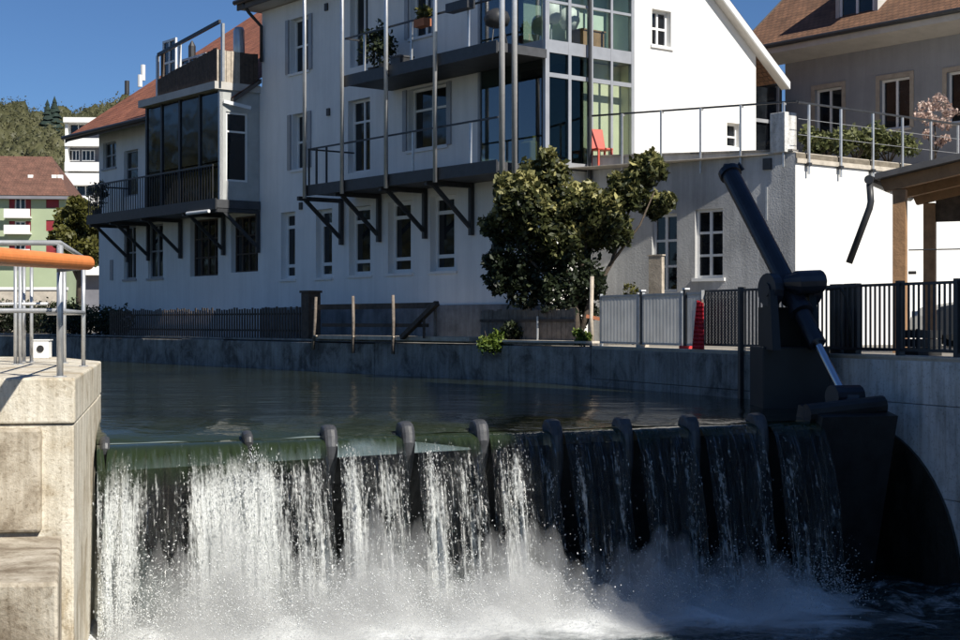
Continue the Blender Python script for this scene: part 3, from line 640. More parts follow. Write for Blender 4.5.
# glazed corner bay: floors, room linings, frame and panes
rm = MB().box(A, -.0, BU-.02, -BS+.02, -.02, ZF-.16, ZF-.01).build('bay_floor', 'slab_steel', house)
MB().box(G, .0, BS, -BU, .03, ZB2-.17, ZB2+.12).build('floor_edge', 'bay_frame', house)
MB().box(G, .1, 1.36, -BU-.05, -BU, ZF, ZB2-.18).build('room_lining', 'interior_dark', house)
MB().box(G, 1.36, BS-.02, -.42, -.38, ZF, ZB2-.18).build('room_lining', 'interior_cream', house)
MB().box(G, 1.31, 1.355, -BU, -.2, ZF, ZB2-.18).build('room_partition', 'interior_dark', house)
MB().box(G, BS-.06, BS-.01, -.37, -.1, ZF, ZB2-.18).build('room_partition', 'interior_cream', house)
MB().box(G, .12, BS-.02, -.95, -.9, ZB2+.13, 9.2).build('room_lining', 'interior_mint', house)
MB().box(G, BS-.06, BS-.01, -.89, -.1, ZB2+.13, 9.2).build('room_partition', 'interior_mint', house)
for s_, hh, lab in ((.62, .62, 'pale round lampshade behind the upper bay glass near the corner'), (1.18, .55, 'pale round lampshade behind the upper bay glass above the sideboard')):
    q = G.P(s_, -.5, ZB2+.13); t = thing('table_lamp', lab, 'lamp', q)
    MB().tube([q, q+Vector((0, 0, .02)), q+Vector((0, 0, .03)), q+Vector((0, 0, hh-.1))], [.11, .11, .02, .02], 10).build('stand', 'bay_frame', t)
    MB().tube([q+Vector((0, 0, hh-.12)), q+Vector((0, 0, hh+.05)), q+Vector((0, 0, hh+.28)), q+Vector((0, 0, hh+.36))], [.17, .25, .24, .14], 14).build('shade', 'window_white', t, smooth=True)
t = thing('sideboard', 'low reddish wooden sideboard inside the upper bay', 'cabinet', G.P(1.75, -.5, ZB2+.13)); MB().box(G, 1.42, 2.1, -.7, -.3, ZB2+.19, ZB2+.55).build('body', 'timber', t); MB().box(G, 1.38, 2.14, -.72, -.27, ZB2+.552, ZB2+.58).build('top', 'timber', t)
for a_ in (1.46, 2.06): MB().box(G, a_-.02, a_+.02, -.66, -.34, ZB2+.13, ZB2+.19).build('leg', 'timber', t)
gx = [545.5, 569, 590.5, 611, 632]; gs = [G.u(x) for x in gx]; gs[0] = .045
for i, s in enumerate(gs):
    w_ = (.06, .045, .055, .035, .05)[i]; MB().box(G, s-w_, s+w_, -.06, .035, ZF, 9.6).build('mullion', 'bay_frame', house)
def pane_row(z0, z1, glass, cells):
    for i in cells: MB().box(G, gs[i]+.03, gs[i+1]-.03, -.02, -.005, z0, z1).build('pane', glass, house)
ztr = G.zx(590, 80)
for i in range(4):
    MB().box(G, gs[i]+.03, gs[i+1]-.03, -.05, .03, ztr-.05, ztr+.05).build('transom', 'bay_frame', house)
    MB().box(G, gs[i]+.03, gs[i+1]-.03, -.05, .03, ZF+.0, ZF+.12).build('bottom_rail', 'bay_frame', house)
    zt2 = G.zx(590, 8); MB().box(G, gs[i]+.03, gs[i+1]-.03, -.05, .025, zt2-.03, zt2+.03).build('transom', 'bay_frame', house)
pane_row(ZF+.1, ZB2-.17, 'bay_glass', (0, 1)); pane_row(ZF+.1, ZB2-.17, 'clear_glass', (2, 3)); pane_row(ZB2+.12, 9.5, 'clear_glass', range(4))
MB().tube([G.P(G.u(590, .12), .12, ZF-.4), G.P(G.u(590, .12), .12, 9.6)], .045, 8).build('support_post', 'dark_steel', house)
au = [BU-.03, A.u(501), A.u(516), .1]
for u in au[:3]: MB().box(A, u-.04, u+.04, -.05, .03, ZF, 9.5).build('mullion', 'window_grey', house)
for a0, a1 in zip(au, au[1:]):
    MB().box(A, a1+.03, a0-.03, -.02, -.005, ZF+.02, ZB2-.17).build('pane', 'bay_glass', house); MB().box(A, a1+.03, a0-.03, -.02, -.005, ZB2+.12, 9.4).build('pane', 'bay_glass', house)
MB().box(A, .05, BU, -.05, .02, ZB2-.16, ZB2+.11).build('floor_edge', 'window_grey', house)

# ------------------------------------------------------------------ upstream wing with dark glazed bay and roof terrace
wing = thing('river_wing', 'lower white wing with red roof, dark glazed bay and timber roof terrace', 'house', A.P((UE+24)/2, -5, GL))
UW = A.u(99)
ZE = 6.6
wl = [hpx(A, 190, 218, 219, 276), hpx(A, 231, 258, 216, 272), hpx(A, 148, 163, 224, 278), hpx(A, 124, 136, 226, 279)]
wu = [hpx(A, 103, 116, 142, 168), hpx(A, 124, 138, 150, 196)]
m = MB(); wall_holes(m, A, UE, UW, ZP-.9, ZE+.3, wl+wu, .22)
m.poly([A.P(UW, 0, GL), A.P(UW, -9, GL), A.P(UW, -9, ZE), A.P(UW, -4.5, ZE+3.2), A.P(UW, 0, ZE)])
m.build('wall', 'plaster', wing)
for h in wl[:2]: window(wing, A, h, (.25, .5, .75), (.33, .66), .18, .05, 'wood_dark', sill=False)
for h in wl[2:]: window(wing, A, h, (.5,), (.5,), .12, .06, 'window_grey')
window(wing, A, wu[0], (.5,), (.5,), .12, .05, 'window_grey'); window(wing, A, wu[1], (), (.6,), .12, .06, 'window_grey', sill=False, name='door')
u = A.u(112); z = A.zx(112, 270); MB().box(A, u-.1, u+.1, .003, .04, z-.35, z+.35).build('vent', 'window_grey', wing)
# roof slope to the river, verge at the upstream end
kw = math.tan(R(35)); vo, vr = .95, -7.6
m = MB(); zE = ZE-.1
def wz(v): return zE+(vo-v)*kw
uo = UW+.7
m.poly([A.P(UE+.02, vo, wz(vo)), A.P(uo, vo, wz(vo)), A.P(uo, vr, wz(vr)), A.P(UE+.02, vr, wz(vr))], [(0, 0), (14, 0), (14, 10), (0, 10)])
m.poly([A.P(UE+.02, vr, wz(vr)), A.P(uo, vr, wz(vr)), A.P(uo, vr-6, wz(vr)-3), A.P(UE+.02, vr-6, wz(vr)-3)], [(0, 0), (14, 0), (14, 7), (0, 7)])
wr = m.build('roof', 'tiles_red', wing)
m = MB(); m.hexa([A.P(UE+.02, vo, wz(vo)-.16), A.P(uo-.03, vo, wz(vo)-.16), A.P(uo-.03, 0, wz(0)-.16), A.P(UE+.02, 0, wz(0)-.16)], [A.P(UE+.02, vo, wz(vo)-.03), A.P(uo-.03, vo, wz(vo)-.03), A.P(uo-.03, 0, wz(0)-.03), A.P(UE+.02, 0, wz(0)-.03)]); m.build('eaves_soffit', 'soffit_dark', wr)
m = MB(); m.hexa([A.P(uo-.02, vo, wz(vo)-.2), A.P(uo+.03, vo, wz(vo)-.2), A.P(uo+.03, vr, wz(vr)-.2), A.P(uo-.02, vr, wz(vr)-.2)], [A.P(uo-.02, vo, wz(vo)-.02), A.P(uo+.03, vo, wz(vo)-.02), A.P(uo+.03, vr, wz(vr)-.02), A.P(uo-.02, vr, wz(vr)-.02)]); m.build('verge_board', 'wood_dark', wr)
MB().tube([A.P(A.u(147, 1.05)-.0, 1.05, wz(vo)-.02), A.P(uo, 1.05, wz(vo)-.02)], .07, 8).build('gutter', 'dark_steel', wr)
for x, y, v_, h_ in ((127, 98, -2.0, .5), (140, 92, -2.4, .45), (143, 84, -3, .6)):
    u = A.u(x, v_); q = A.P(u, v_, wz(v_)-.1); MB().tube([q, q+Vector((0, 0, h_))], .09, 8).build('roof_vent', 'white_metal' if x > 130 else 'dark_steel', wr)
# balcony slab, railing and bay standing on it
uS = A.u(88, BD)
fl = MB().box(A, UE+.05, uS, .03, BD, ZF-.24, ZF).build('balcony_floor', 'slab_steel', wing)
MB().box(A, UE+.05, uS, BD+.002, BD+.05, ZF-.28, ZF+.03).build('edge_beam', 'dark_steel', fl)
rl = MB().box(A, UE+.3, uS, BD-.03, BD+.01, ZF+.98, ZF+1.03).build('balcony_railing', 'dark_steel', wing)
MB().box(A, uS-.04, uS, .03, BD-.03, ZF+.98, ZF+1.03).build('end_rail', 'dark_steel', rl)
u = A.u(218, BD)-.05
post0 = None
un = int((uS-UE-.3)/.17)
for i in range(un+1):
    uu = UE+.32+i*.17; loc = A.P(uu, BD-.01, ZF)
    if post0 is None:
        post0 = MB().box(Fr((0, 0), d1, nA), -.008, .008, -.012, .012, .03, .98).build('baluster', 'dark_steel', rl); post0.location = loc-WLOC[rl.name]; WLOC[post0.name] = loc
        for vv in post0.data.vertices: vv.co += WLOC[rl.name]
    else: inst(post0, rl, loc)
for i in range(3): MB().box(A, uS-.03, uS-.015, .2+i*.4, .215+i*.4, ZF, ZF+.98).build('baluster', 'dark_steel', rl)
BV = 1.3
ub0, ub1 = A.u(219, BV), A.u(146, BV)
ZBT = A.z(A.u(218, BD), BD, 88)
bxs = [ub0]+[A.u(x, BV) for x in (199, 179, 161)]+[ub1]
for i, u in enumerate(bxs): MB().box(A, u-.05, u+.05, BV-.1, BV, ZF, ZBT).build('mullion', 'white_metal' if i == 0 else 'dark_steel', wing)
for a0, a1 in zip(bxs, bxs[1:]):
    for z0, z1 in ((ZF+.05, ZF+1.1), (ZF+1.14, ZBT-.05)):
        MB().box(A, a0+.04, a1-.04, BV-.06, BV-.04, z0, z1).build('pane', 'window_glass', wing)
MB().box(A, ub0, ub1, .02, BV-.12, ZF+.01, ZF+.06).build('bay_floor', 'slab_steel', wing)
MB().box(A, ub1-.05, ub1, .02, BV-.11, ZF, ZBT).build('bay_end_wall', 'window_grey', wing)
# bay's sunny end: panel, door and post
SB = Fr(A.P(ub0-.05, BV, 0).to_tuple()[:2], d2, nG)
sw = BV-.02
zt_ = ZBT-.62
m = MB(); wall_holes(m, SB, 0, sw, ZF, ZBT, [(.2, .92, ZF+.55, zt_)], .08); m.build('bay_side_wall', 'panel_grey', wing)
window(wing, SB, (.2, .92, ZF+.55, zt_), (), (.72,), .06, .06, 'window_white', sill=False, name='bay_window')
MB().bar(SB.P(.1, .05, zt_+.28), SB.P(.85, .3, zt_+.12), .05, .1).build('awning_box', 'white_metal', wing)
MB().box(A, ub0-.12, ub1+.15, .0, BD+.05, ZBT+.002, ZBT+.22).build('terrace_floor', 'soffit', wing)
for x in (118, 148, 180, 223, 264): # brackets
    u = min(max(A.u(x, .08), UE+.12), uS-.1); m = MB()
    m.box(A, u-.05, u+.05, .03, .13, ZF-1.5, ZF-.25).box(A, u-.05, u+.05, .13, BD-.02, ZF-.36, ZF-.25)
    m.bar(A.P(u, .12, ZF-1.3), A.P(u, BD-.25, ZF-.33), .08, .09); m.build('knee_bracket', 'dark_steel', wing)
for q0, q1 in (((187, 213.5), (209, 211)), ): MB().tube([A.P(A.u(q0[0], BD+.1), BD+.1, A.zx(q0[0], q0[1], BD+.1)), A.P(A.u(q1[0], BD+.1), BD+.1, A.zx(q1[0], q1[1], BD+.1))], .05, 8).build('drain_pipe', 'white_metal', wing)
# roof-terrace screen of boards
zs0 = ZBT+.2; ua, ub = ub0-.1, A.u(157, BD)
scr = MB().box(A, ua, ub, BD-.08, BD-.05, zs0+.2, zs0+.26).build('terrace_screen', 'wood_dark', wing)
nb = 34
for i in range(nb):
    u = ua+(ub-ua)*i/nb; hh = .98-.45*i/nb
    MB().box(A, u+.006, u+(ub-ua)/nb-.006, BD-.045+.006*random.random(), BD-.02, zs0+.005, zs0+hh+.03*random.random()).build('board', 'wood_dark', scr)
S2 = Fr(A.P(ua-.02, BD, 0).to_tuple()[:2], d2, nG)
for i in range(9): MB().box(S2, .03+i*.15, .03+i*.15+.138, -.03, -.005+.006*random.random(), zs0+.005, zs0+.92+.02*random.random()).build('board', 'wood_light' if i < 5 else 'wood_dark', scr)
ps = A.P(ua-.03, BD-.02, zs0); pe = A.P(A.u(156, BD), BD-.02, zs0); top0 = A.z(ua, BD, 41); top1 = A.z(A.u(156, BD), BD, 56)
perg = MB().bar(A.P(ua-.05, BD-.1, A.z(ua, BD, 21)), A.P(A.u(155, BD), BD-.1, A.z(A.u(155, BD), BD, 54.5)), .07, .1).build('pergola_beam', 'dark_steel', wing)
for x, m_ in ((222, 'galvanised'), (179, 'white_metal'), (157, 'galvanised'), (162, 'wood_dark')):
    u = A.u(x, BD-.1); zt = A.z(u, BD, 21+(222-x)/66*33)-.05
    MB().box(A, u-.05, u+.05, BD-.16, BD-.085, zs0, zt).build('pergola_post', m_, perg)
ug, ug2 = A.u(176, .6), A.u(163, .6); window(wing, A, (ug, ug2, zs0+.2, zs0+2.0), (.5,), (.6,), .0, .07, 'white_metal', 'window_glass', False, .6, 'terrace_window')
ug, ug2 = A.u(206, -.2), A.u(181, -.2); window(wing, A, (ug, ug2, zs0+.2, zs0+1.55), (.33, .66), (.85,), .0, .07, 'white_metal', 'window_glass', False, -.2, 'terrace_window')
q = A.P(A.u(192, -.3), -.3, zs0+1.5); MB().tube([q, q+Vector((0, 0, .42)), q+Vector((0, 0, .6))], [.12, .12, .02], 8).build('roof_cowl', 'dark_steel', wing)
q = A.P(A.u(239, .2), .2, zs0); MB().tube([q, q+Vector((0, 0, 1.75)), q+Vector((0, 0, 1.85))], [.17, .17, .12], 12).build('flue_pipe', 'post_silver', wing, smooth=True)
m = MB(); m.hexa([A.P(UE+.05, -.6, zs0+1.0), A.P(UE+.65, -.6, zs0+.6), A.P(UE+.65, -3, zs0+.6), A.P(UE+.05, -3, zs0+1.0)], [A.P(UE+.05, -.6, zs0+1.9), A.P(UE+.65, -.6, zs0+1.2), A.P(UE+.65, -3, zs0+1.2), A.P(UE+.05, -3, zs0+1.9)]); m.build('dormer_cheek', 'plaster_sun', wr)
# plants and things on the balconies
def potted(name, label, base, r, h, lm, nl, size, pot=True, group=None, pm='dark_steel'):
    t = thing(name, label, 'plant', base, group); b = Vector(base)
    if pot: MB().tube([b, b+Vector((0, 0, .26))], [.13, .17], 10).build('pot', pm, t)
    MB().tube([b+Vector((0, 0, .1)), b+Vector((0, 0, h*.8))], [.02, .01], 5).build('stem', 'bark', t)
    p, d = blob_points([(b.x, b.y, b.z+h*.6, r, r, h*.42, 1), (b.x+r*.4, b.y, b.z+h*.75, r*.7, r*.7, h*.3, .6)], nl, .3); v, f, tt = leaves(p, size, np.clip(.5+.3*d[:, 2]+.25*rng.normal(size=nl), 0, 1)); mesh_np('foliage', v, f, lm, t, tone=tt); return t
u = A.u(97, .9); potted('balcony_shrub', 'dark shrub in a pot at the upstream end of the wing balcony', A.P(u, .9, ZF), .35, 1.25, 'leaf_dark', 420, .12)
u = A.u(374, .8); potted('balcony_shrub', 'bushy dark pot plant on the upper balcony of the white house', A.P(u, .8, ZU), .42, 1.35, 'leaf_dark', 520, .13)
u = A.u(385, .95); potted('balcony_shrub', 'smaller dark pot plant beside the bushy one on the upper balcony', A.P(u, .95, ZU), .28, .95, 'leaf_dark', 300, .11)
u = A.u(423, BD+.12); q = A.P(u, BD+.12, ZU+.72); t = potted('hanging_plant', 'yellow green plant hanging on the upper balcony rail', q, .2, .5, 'leaf_olive', 260, .09, False)
MB().box(A, u-.2, u+.2, BD+.02, BD+.24, ZU+.72, ZU+.9).build('flower_box', 'terracotta', t)
for xx, lab in ((460, 'dark flower box clamped on the upper balcony rail near the glazed bay'),):
    u = A.u(xx, BD+.15); t = thing('flower_box', lab, 'planter', A.P(u, BD+.15, ZU+.86)); MB().box(A, u-.4, u+.4, BD+.03, BD+.26, ZU+.86, ZU+1.06).build('box', 'dark_steel', t); MB().box(A, u-.37, u+.37, BD+.06, BD+.23, ZU+1.061, ZU+1.07).build('soil', 'earth', t)
u = A.u(497, .7); t = thing('kettle_grill', 'black round kettle grill on the upper balcony by the glazed bay', 'grill', A.P(u, .7, ZU)); q = A.P(u, .7, ZU)
MB().tube([q+Vector((0, 0, z)) for z in (.55, .6, .75, .9, .98, 1.0)], [.1, .25, .31, .25, .1, .02], 14).build('bowl', 'dark_steel', t, smooth=True)
for k in range(3): w2 = Vector((.28*math.cos(k*2.1), .28*math.sin(k*2.1), 0)); MB().tube([q+w2, q+w2*.5+Vector((0, 0, .6))], .015, 5).build('leg', 'dark_steel', t)
t = thing('storage_box', 'low grey box at the foot of the upper balcony rail', 'box', A.P(A.u(402, 1.1), 1.1, ZU)); u = A.u(402, 1.1); MB().box(A, u-.2, u+.2, .9, 1.3, ZU, ZU+.25).build('box', 'dark_steel', t); MB().box(A, u-.22, u+.22, .88, 1.32, ZU+.251, ZU+.29).build('lid', 'slab_steel', t)

# ------------------------------------------------------------------ annex with terrace on top
TL = 5.35                                     # length of its river side
annex = thing('terrace_annex', 'low white annex carrying a railed terrace beside the bank fence', 'building', T.P(2.5, -3, GL))
aw = [hpx(T, 695, 723, 209, 278), hpx(T, 652, 677, 214, 292)]
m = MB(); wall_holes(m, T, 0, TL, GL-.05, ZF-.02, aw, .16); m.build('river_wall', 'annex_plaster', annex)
SL = 12.5
m = MB(); zL = 3.30
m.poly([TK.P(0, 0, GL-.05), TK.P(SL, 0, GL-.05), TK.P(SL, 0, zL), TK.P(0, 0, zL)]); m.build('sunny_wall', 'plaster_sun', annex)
window(annex, T, aw[0], (.5,), (.33, .66), .1, .06); window(annex, T, aw[1], (.5,), (.33, .66), .1, .06, sill=False, name='french_door')
q = T.P(TL, 0, 0); top = [K, TK.P(SL, 0, 0)[:2], TK.P(SL, -9, 0)[:2], G.P(sR, .02, 0)[:2], G.P(.6, .02, 0)[:2]]
MB().prism([p[:2] for p in top], ZF-.016, ZF).build('terrace_floor', 'coping', annex)
MB().box(TK, -.0, SL, -.5, .05, zL+.004, zL+.1).build('coping', 'coping', annex); MB().box(TK, .0, SL, -.45, .02, zL+.104, ZF-.02).build('planting_bed', 'earth', annex)
m = MB(); m.hexa([T.P(.05, -.18, ZF+.004), T.P(TL, -.18, ZF+.004), T.P(TL, .0, ZF+.004), T.P(.05, .0, ZF+.004)], [T.P(.05, -.18, ZF+.02), T.P(TL, -.18, ZF+.28), T.P(TL, .0, ZF+.28), T.P(.05, .0, ZF+.02)]); m.build('parapet', 'annex_plaster', annex)
m = MB(); m.hexa([T.P(.05, -.2, ZF+.022), T.P(TL, -.2, ZF+.282), T.P(TL, .04, ZF+.282), T.P(.05, .04, ZF+.022)], [T.P(.05, -.2, ZF+.06), T.P(TL, -.2, ZF+.32), T.P(TL, .04, ZF+.32), T.P(.05, .04, ZF+.06)]); m.build('coping', 'bank_concrete', annex)
o = T.P(T.u(768), .0, T.zx(768, 164)); MB().box(T, T.u(768)-.1, T.u(768)+.1, .003, .05, o.z-.12, o.z+.12).build('vent', 'dark_steel', annex)
u = T.u(767); MB().box(T, u-.02, u+.02, .003, .03, T.zx(767, 220), T.zx(767, 187)).build('conduit', 'galvanised', annex)
MB().box(TK, -.16, .22, -.55, -.15, ZF+.004, ZF+.84).build('pillar', 'abutment_concrete', annex, bevel=.01)
rT = MB().bar(T.P(-.02, -.03, ZF+1.05), T.P(TL, -.03, ZF+1.24), .04, .04).build('terrace_railing', 'dark_steel', annex)
for x in (590, 623.6, 662.5, 702, 742, 785): u = T.u(x); zr_ = ZF+1.04+.19*u/TL; MB().box(T, u-.02, u+.02, .045, .075, ZF-.3, zr_).build('rail_post', 'galvanised', rT); MB().box(T, u-.02, u+.02, -.03, .044, zr_-.05, zr_-.01).build('rail_bracket', 'galvanised', rT)
rK = MB().box(TK, -.02, SL, .06, .10, ZF+1.0, ZF+1.04).build('terrace_railing', 'dark_steel', annex)
for i, x in enumerate((806, 838, 870, 899.5, 928, 955, 985)): u = TK.u(x); MB().box(TK, u-.025, u+.025, .055, .095, zL-.22, ZF+1.0).build('rail_post', 'galvanised', rK); MB().box(TK, u-.05, u+.05, .02, .12, zL-.05, zL+.02).build('post_foot', 'dark_steel', rK)
for hh in (.35, .68): MB().tube([TK.P(0, .075, ZF+hh), TK.P(SL, .075, ZF+hh)], .006, 5).build('rail_wire', 'galvanised', rK)
# things on the terrace
c0 = G.P(G.u(601.5, .32), .32, ZF); CH = Fr(c0[:2], d2+.25*nG, nG-.25*d2)
t = thing('terrace_chair', 'red plastic chair in front of the glazed bay on the terrace', 'chair', c0)
MB().box(CH, -.2, .2, -.18, .2, ZF+.42, ZF+.47).build('seat', 'red_plastic', t, bevel=.015)
m = MB(); m.hexa([CH.P(-.2, -.2, ZF+.475), CH.P(.2, -.2, ZF+.475), CH.P(.2, -.16, ZF+.475), CH.P(-.2, -.16, ZF+.475)], [CH.P(-.17, -.3, ZF+.95), CH.P(.17, -.3, ZF+.95), CH.P(.17, -.26, ZF+.95), CH.P(-.17, -.26, ZF+.95)]); m.build('backrest', 'red_plastic', t, bevel=.015)
for su in (-.17, .17):
    for sv in (-.16, .17): MB().box(CH, su-.02, su+.02, sv-.02, sv+.02, ZF, ZF+.419).build('leg', 'red_plastic', t)
u = A.u(527, -.5); t = thing('yellow_bag', 'yellow paper sack standing behind the bay glass', 'sack', A.P(u, -.5, ZF)); m = MB(); m.box(A, u-.2, u+.2, -.75, -.45, ZF, ZF+.72); m.build('sack', 'paper_yellow', t, bevel=.05); MB().box(A, u-.16, u+.16, -.66, -.54, ZF+.721, ZF+.84).build('folded_top', 'paper_yellow', t)
for xx, lab in ((712, 'low dark box on the terrace below the sunny gable'),):
    u = G.u(xx, 1.0); t = thing('storage_box', lab, 'box', G.P(u, 1.0, ZF)); MB().box(G, u-.22, u+.22, .8, 1.2, ZF, ZF+.26).build('box', 'wood_dark', t); MB().box(G, u-.25, u+.25, .78, 1.22, ZF+.261, ZF+.29).build('lid', 'wood_dark', t)
u = G.u(553, .5)
for i, (x, r, h, lab) in enumerate(((826, .5, .75, 'spreading juniper beside the terrace corner pillar'), (856, .62, .95, 'broadest green juniper along the terrace edge'), (888, .6, .8, 'green juniper between the broad one and the blossoming tree'))):
    u = TK.u(x, -.5); b = TK.P(u, -.5, ZF); t = thing('juniper', lab, 'shrub', b, 'junipers on the terrace edge'); lobes = []
    for k in range(9): a_ = k*.7; lobes.append((b.x+r*.75*math.cos(a_), b.y+r*.6*math.sin(a_), b.z+h*(.3+.4*random.random()), .28, .24, .2, 1))
    m = MB()
    for k in range(5): m.tube([b, b+Vector((r*.6*math.cos(k*1.3), r*.5*math.sin(k*1.3), h*.7))], [.025, .008], 5)
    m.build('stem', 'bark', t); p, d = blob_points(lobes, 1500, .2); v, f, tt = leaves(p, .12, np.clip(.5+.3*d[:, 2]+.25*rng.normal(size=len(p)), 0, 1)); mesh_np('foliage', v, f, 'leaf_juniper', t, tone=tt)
b = TK.P(TK.u(934, -.7), -.7, ZF); lobes = []
for x, y, r in ((925, 108, 9), (938, 102, 11), (950, 112, 8), (930, 120, 9), (944, 124, 8), (928, 134, 6), (940, 142, 6), (920, 116, 6), (946, 138, 5)):
    c = at(x, y, b.y+random.uniform(-.2, .2)); q = r*b.y/F; lobes.append((c.x, c.y, c.z, q, q, q*.8, r))
tree('blossom_tree', 'small pale pink blossoming tree on the terrace', tuple(b), 1, lobes, 1100, .085, 'blossom', lambda p, d: .5+.25*d[:, 2]+.25*rng.normal(size=len(p)), [([b, b+Vector((.05, 0, .6)), b+Vector((0, 0, 1.3))], .035, .012), ([b+Vector((.03, 0, .45)), b+Vector((-.25, 0, 1.0))], .02, .008), ([b+Vector((.03, 0, .4)), b+Vector((.28, 0, .9))], .02, .008)])

# ------------------------------------------------------------------ grey house on the right
gh = thing('grey_house', 'grey rendered house with brown tiled roof and sandstone window surrounds', 'house', HR.P(5, -4, GL))
zE2 = HR.zx(785, 62); UR = 13.0
hw = [hpx(HR, 815, 842, 88, 135), hpx(HR, 880, 910, 78, 129), hpx(HR, 947, 980, 70, 122)]
m = MB(); wall_holes(m, HR, 0, UR, GL, zE2, hw, .18); m.poly([HR.P(0, 0, GL), HR.P(0, -9, GL), HR.P(0, -9, zE2), HR.P(0, -4.5, zE2+3.6), HR.P(0, 0, zE2)]); m.build('wall', 'grey_plaster', gh)
for h in hw: window(gh, HR, h, (.5,), (), .12, .065, surround='sandstone')
# eave: soffit, fascia, gutter, roof
ve = 1.0; zg = HR.z(0, ve, 47)
m = MB(); m.hexa([HR.P(-.9, 0.01, zE2-.06), HR.P(UR, .01, zE2-.06), HR.P(UR, ve, zg-.2), HR.P(-.9, ve, zg-.2)], [HR.P(-.9, .01, zE2), HR.P(UR, .01, zE2), HR.P(UR, ve, zg-.14), HR.P(-.9, ve, zg-.14)]); m.build('soffit', 'soffit', gh)
MB().box(HR, -.9, UR, ve+.002, ve+.04, zg-.24, zg).build('fascia', 'soffit', gh)
MB().tube([HR.P(-1.0, ve+.11, zg-.02), HR.P(UR, ve+.11, zg-.02)], .07, 8).build('gutter', 'dark_steel', gh)
MB().tube([HR.P(-.25, ve+.11, zg-.05), HR.P(-.15, .5, zg-.6), HR.P(-.1, .1, zg-.9), HR.P(-.1, .1, GL)], .05, 8).build('downpipe', 'dark_steel', gh, smooth=True)
kr = math.tan(R(40)); vrd = -4.7; zrd = zg+.03+(ve-vrd)*kr
dm0, dm1 = HR.u(862, -.6), HR.u(897, -.6)
m = MB(); sl_ = math.hypot(ve-vrd, zrd-zg)
m.poly([HR.P(-1.0, ve+.05, zg+.03), HR.P(UR, ve+.05, zg+.03), HR.P(UR, vrd, zrd), HR.P(-1.0, vrd, zrd)], [(0, 0), (UR+1, 0), (UR+1, sl_), (0, sl_)])
m.poly([HR.P(-1.0, vrd, zrd), HR.P(UR, vrd, zrd), HR.P(UR, vrd-5.7, zg), HR.P(-1, vrd-5.7, zg)], [(0, 0), (UR+1, 0), (UR+1, sl_), (0, sl_)])
rf2 = m.build('roof', 'tiles_brown', gh)
m = MB(); m.hexa([HR.P(-1.06, ve+.05, zg-.13), HR.P(-1.0, ve+.05, zg-.13), HR.P(-1.0, vrd, zrd-.16), HR.P(-1.06, vrd, zrd-.16)], [HR.P(-1.06, ve+.05, zg+.05), HR.P(-1.0, ve+.05, zg+.05), HR.P(-1.0, vrd, zrd+.02), HR.P(-1.06, vrd, zrd+.02)]); m.build('verge_board', 'soffit_dark', rf2)
# dormer
vd = .42; zb = zg+.03+(ve-vd)*kr; zd = zb+1.15
dorm = MB().box(HR, dm0-.12, dm0, vd-1.6, vd, zb-.15, zd).box(HR, dm1, dm1+.12, vd-1.6, vd, zb-.15, zd).build('dormer', 'soffit', gh)
window(gh, HR, (dm0+.003, dm1-.003, zb-.05, zd), (.5,), (), .05, .07, 'window_white', sill=False, v=vd, name='dormer_window')
m = MB(); m.hexa([HR.P(dm0-.3, vd+.25, zd+.002), HR.P(dm1+.3, vd+.25, zd+.002), HR.P(dm1+.3, vd-3, zd+.9), HR.P(dm0-.3, vd-3, zd+.9)], [HR.P(dm0-.3, vd+.25, zd+.1), HR.P(dm1+.3, vd+.25, zd+.1), HR.P(dm1+.3, vd-3, zd+1.0), HR.P(dm0-.3, vd-3, zd+1.0)]); m.build('dormer_roof', 'tiles_brown', gh)
# dark glazed link between the two houses
LK = Fr(at(754, 322, 42.5)[:2], d2, nG); t = thing('glazed_link', 'dark glazed stair link between the white gable and the grey house', 'building', LK.P(.6, -1, GL))
u1 = LK.u(779); z0, z1 = ZF-.5, LK.zx(765, 84)
MB().box(LK, 0, u1, -2, -.1, GL, z1).build('core', 'interior_dark', t)
MB().box(LK, -.05, u1+.05, -2.05, .05, z1+.002, z1+.12).build('roof', 'roofing', t)
zc = LK.zx(765, 121)
for za, zb_ in ((zc+.05, z1-.05), (z0, zc-.05)): MB().box(LK, .06, u1-.06, -.08, -.05, za, zb_).build('pane', 'window_glass', t)
MB().box(LK, 0, u1, -.05, .02, zc-.05, zc+.05).build('transom', 'window_grey', t); MB().box(LK, 0, .06, -.09, .02, GL, z1).build('mullion', 'window_grey', t); MB().box(LK, u1-.06, u1, -.09, .02, GL, z1).build('mullion', 'window_grey', t)

# ------------------------------------------------------------------ bank walls
t = thing('old_bank_wall', 'old dark stained wall along the river below the white house', 'wall', B.P(20, -.2, WL-1))
for i in range(26):      # cast lengths with open joints
    ua = i*2.6; MB().box(B, ua+.006, ua+2.594, -.5, .0+.025*random.random(), WL-1.5, GL-.02+.03*random.random()).build('wall_block', 'bank_concrete', t, bevel=.02)
MB().box(B, 0.1, 68, -.55, -.04, GL+.03, GL+.07).build('wall_top', 'bank_concrete', t)
ul, ur = B.u(318), B.u(474)
MB().box(B, ur, ul, -.5, .14, GL+.075, GL+.17).build('ledge', 'wood_light', t)
MB().box(B, .1, ur-.3, -.4, .05, GL+.075, GL+.12).build('ledge', 'coping', t)
t = thing('weir_bank_wall', 'grey concrete bank wall in panels under the bar fence beside the weir', 'wall', W.P(0, -.3, PL))
lenU = -(P2-P1).length
cuts = [lenU, -3.9, -2.3, -.7, .7, 2.4, 4.05, 5.7, 7.4, 9.2, 12, 16, 20]
for a_, b_ in zip(cuts, cuts[1:]):
    for z0, z1 in ((PL-1.5, -2.35), (-2.342, -1.12), (-1.112, GL-.03)):
        MB().box(W, a_+.006, b_-.006, -.5, .008*random.random(), z0, z1).build('wall_panel', 'abutment_concrete' if a_ > 0 else 'bank_concrete', t, bevel=.008)
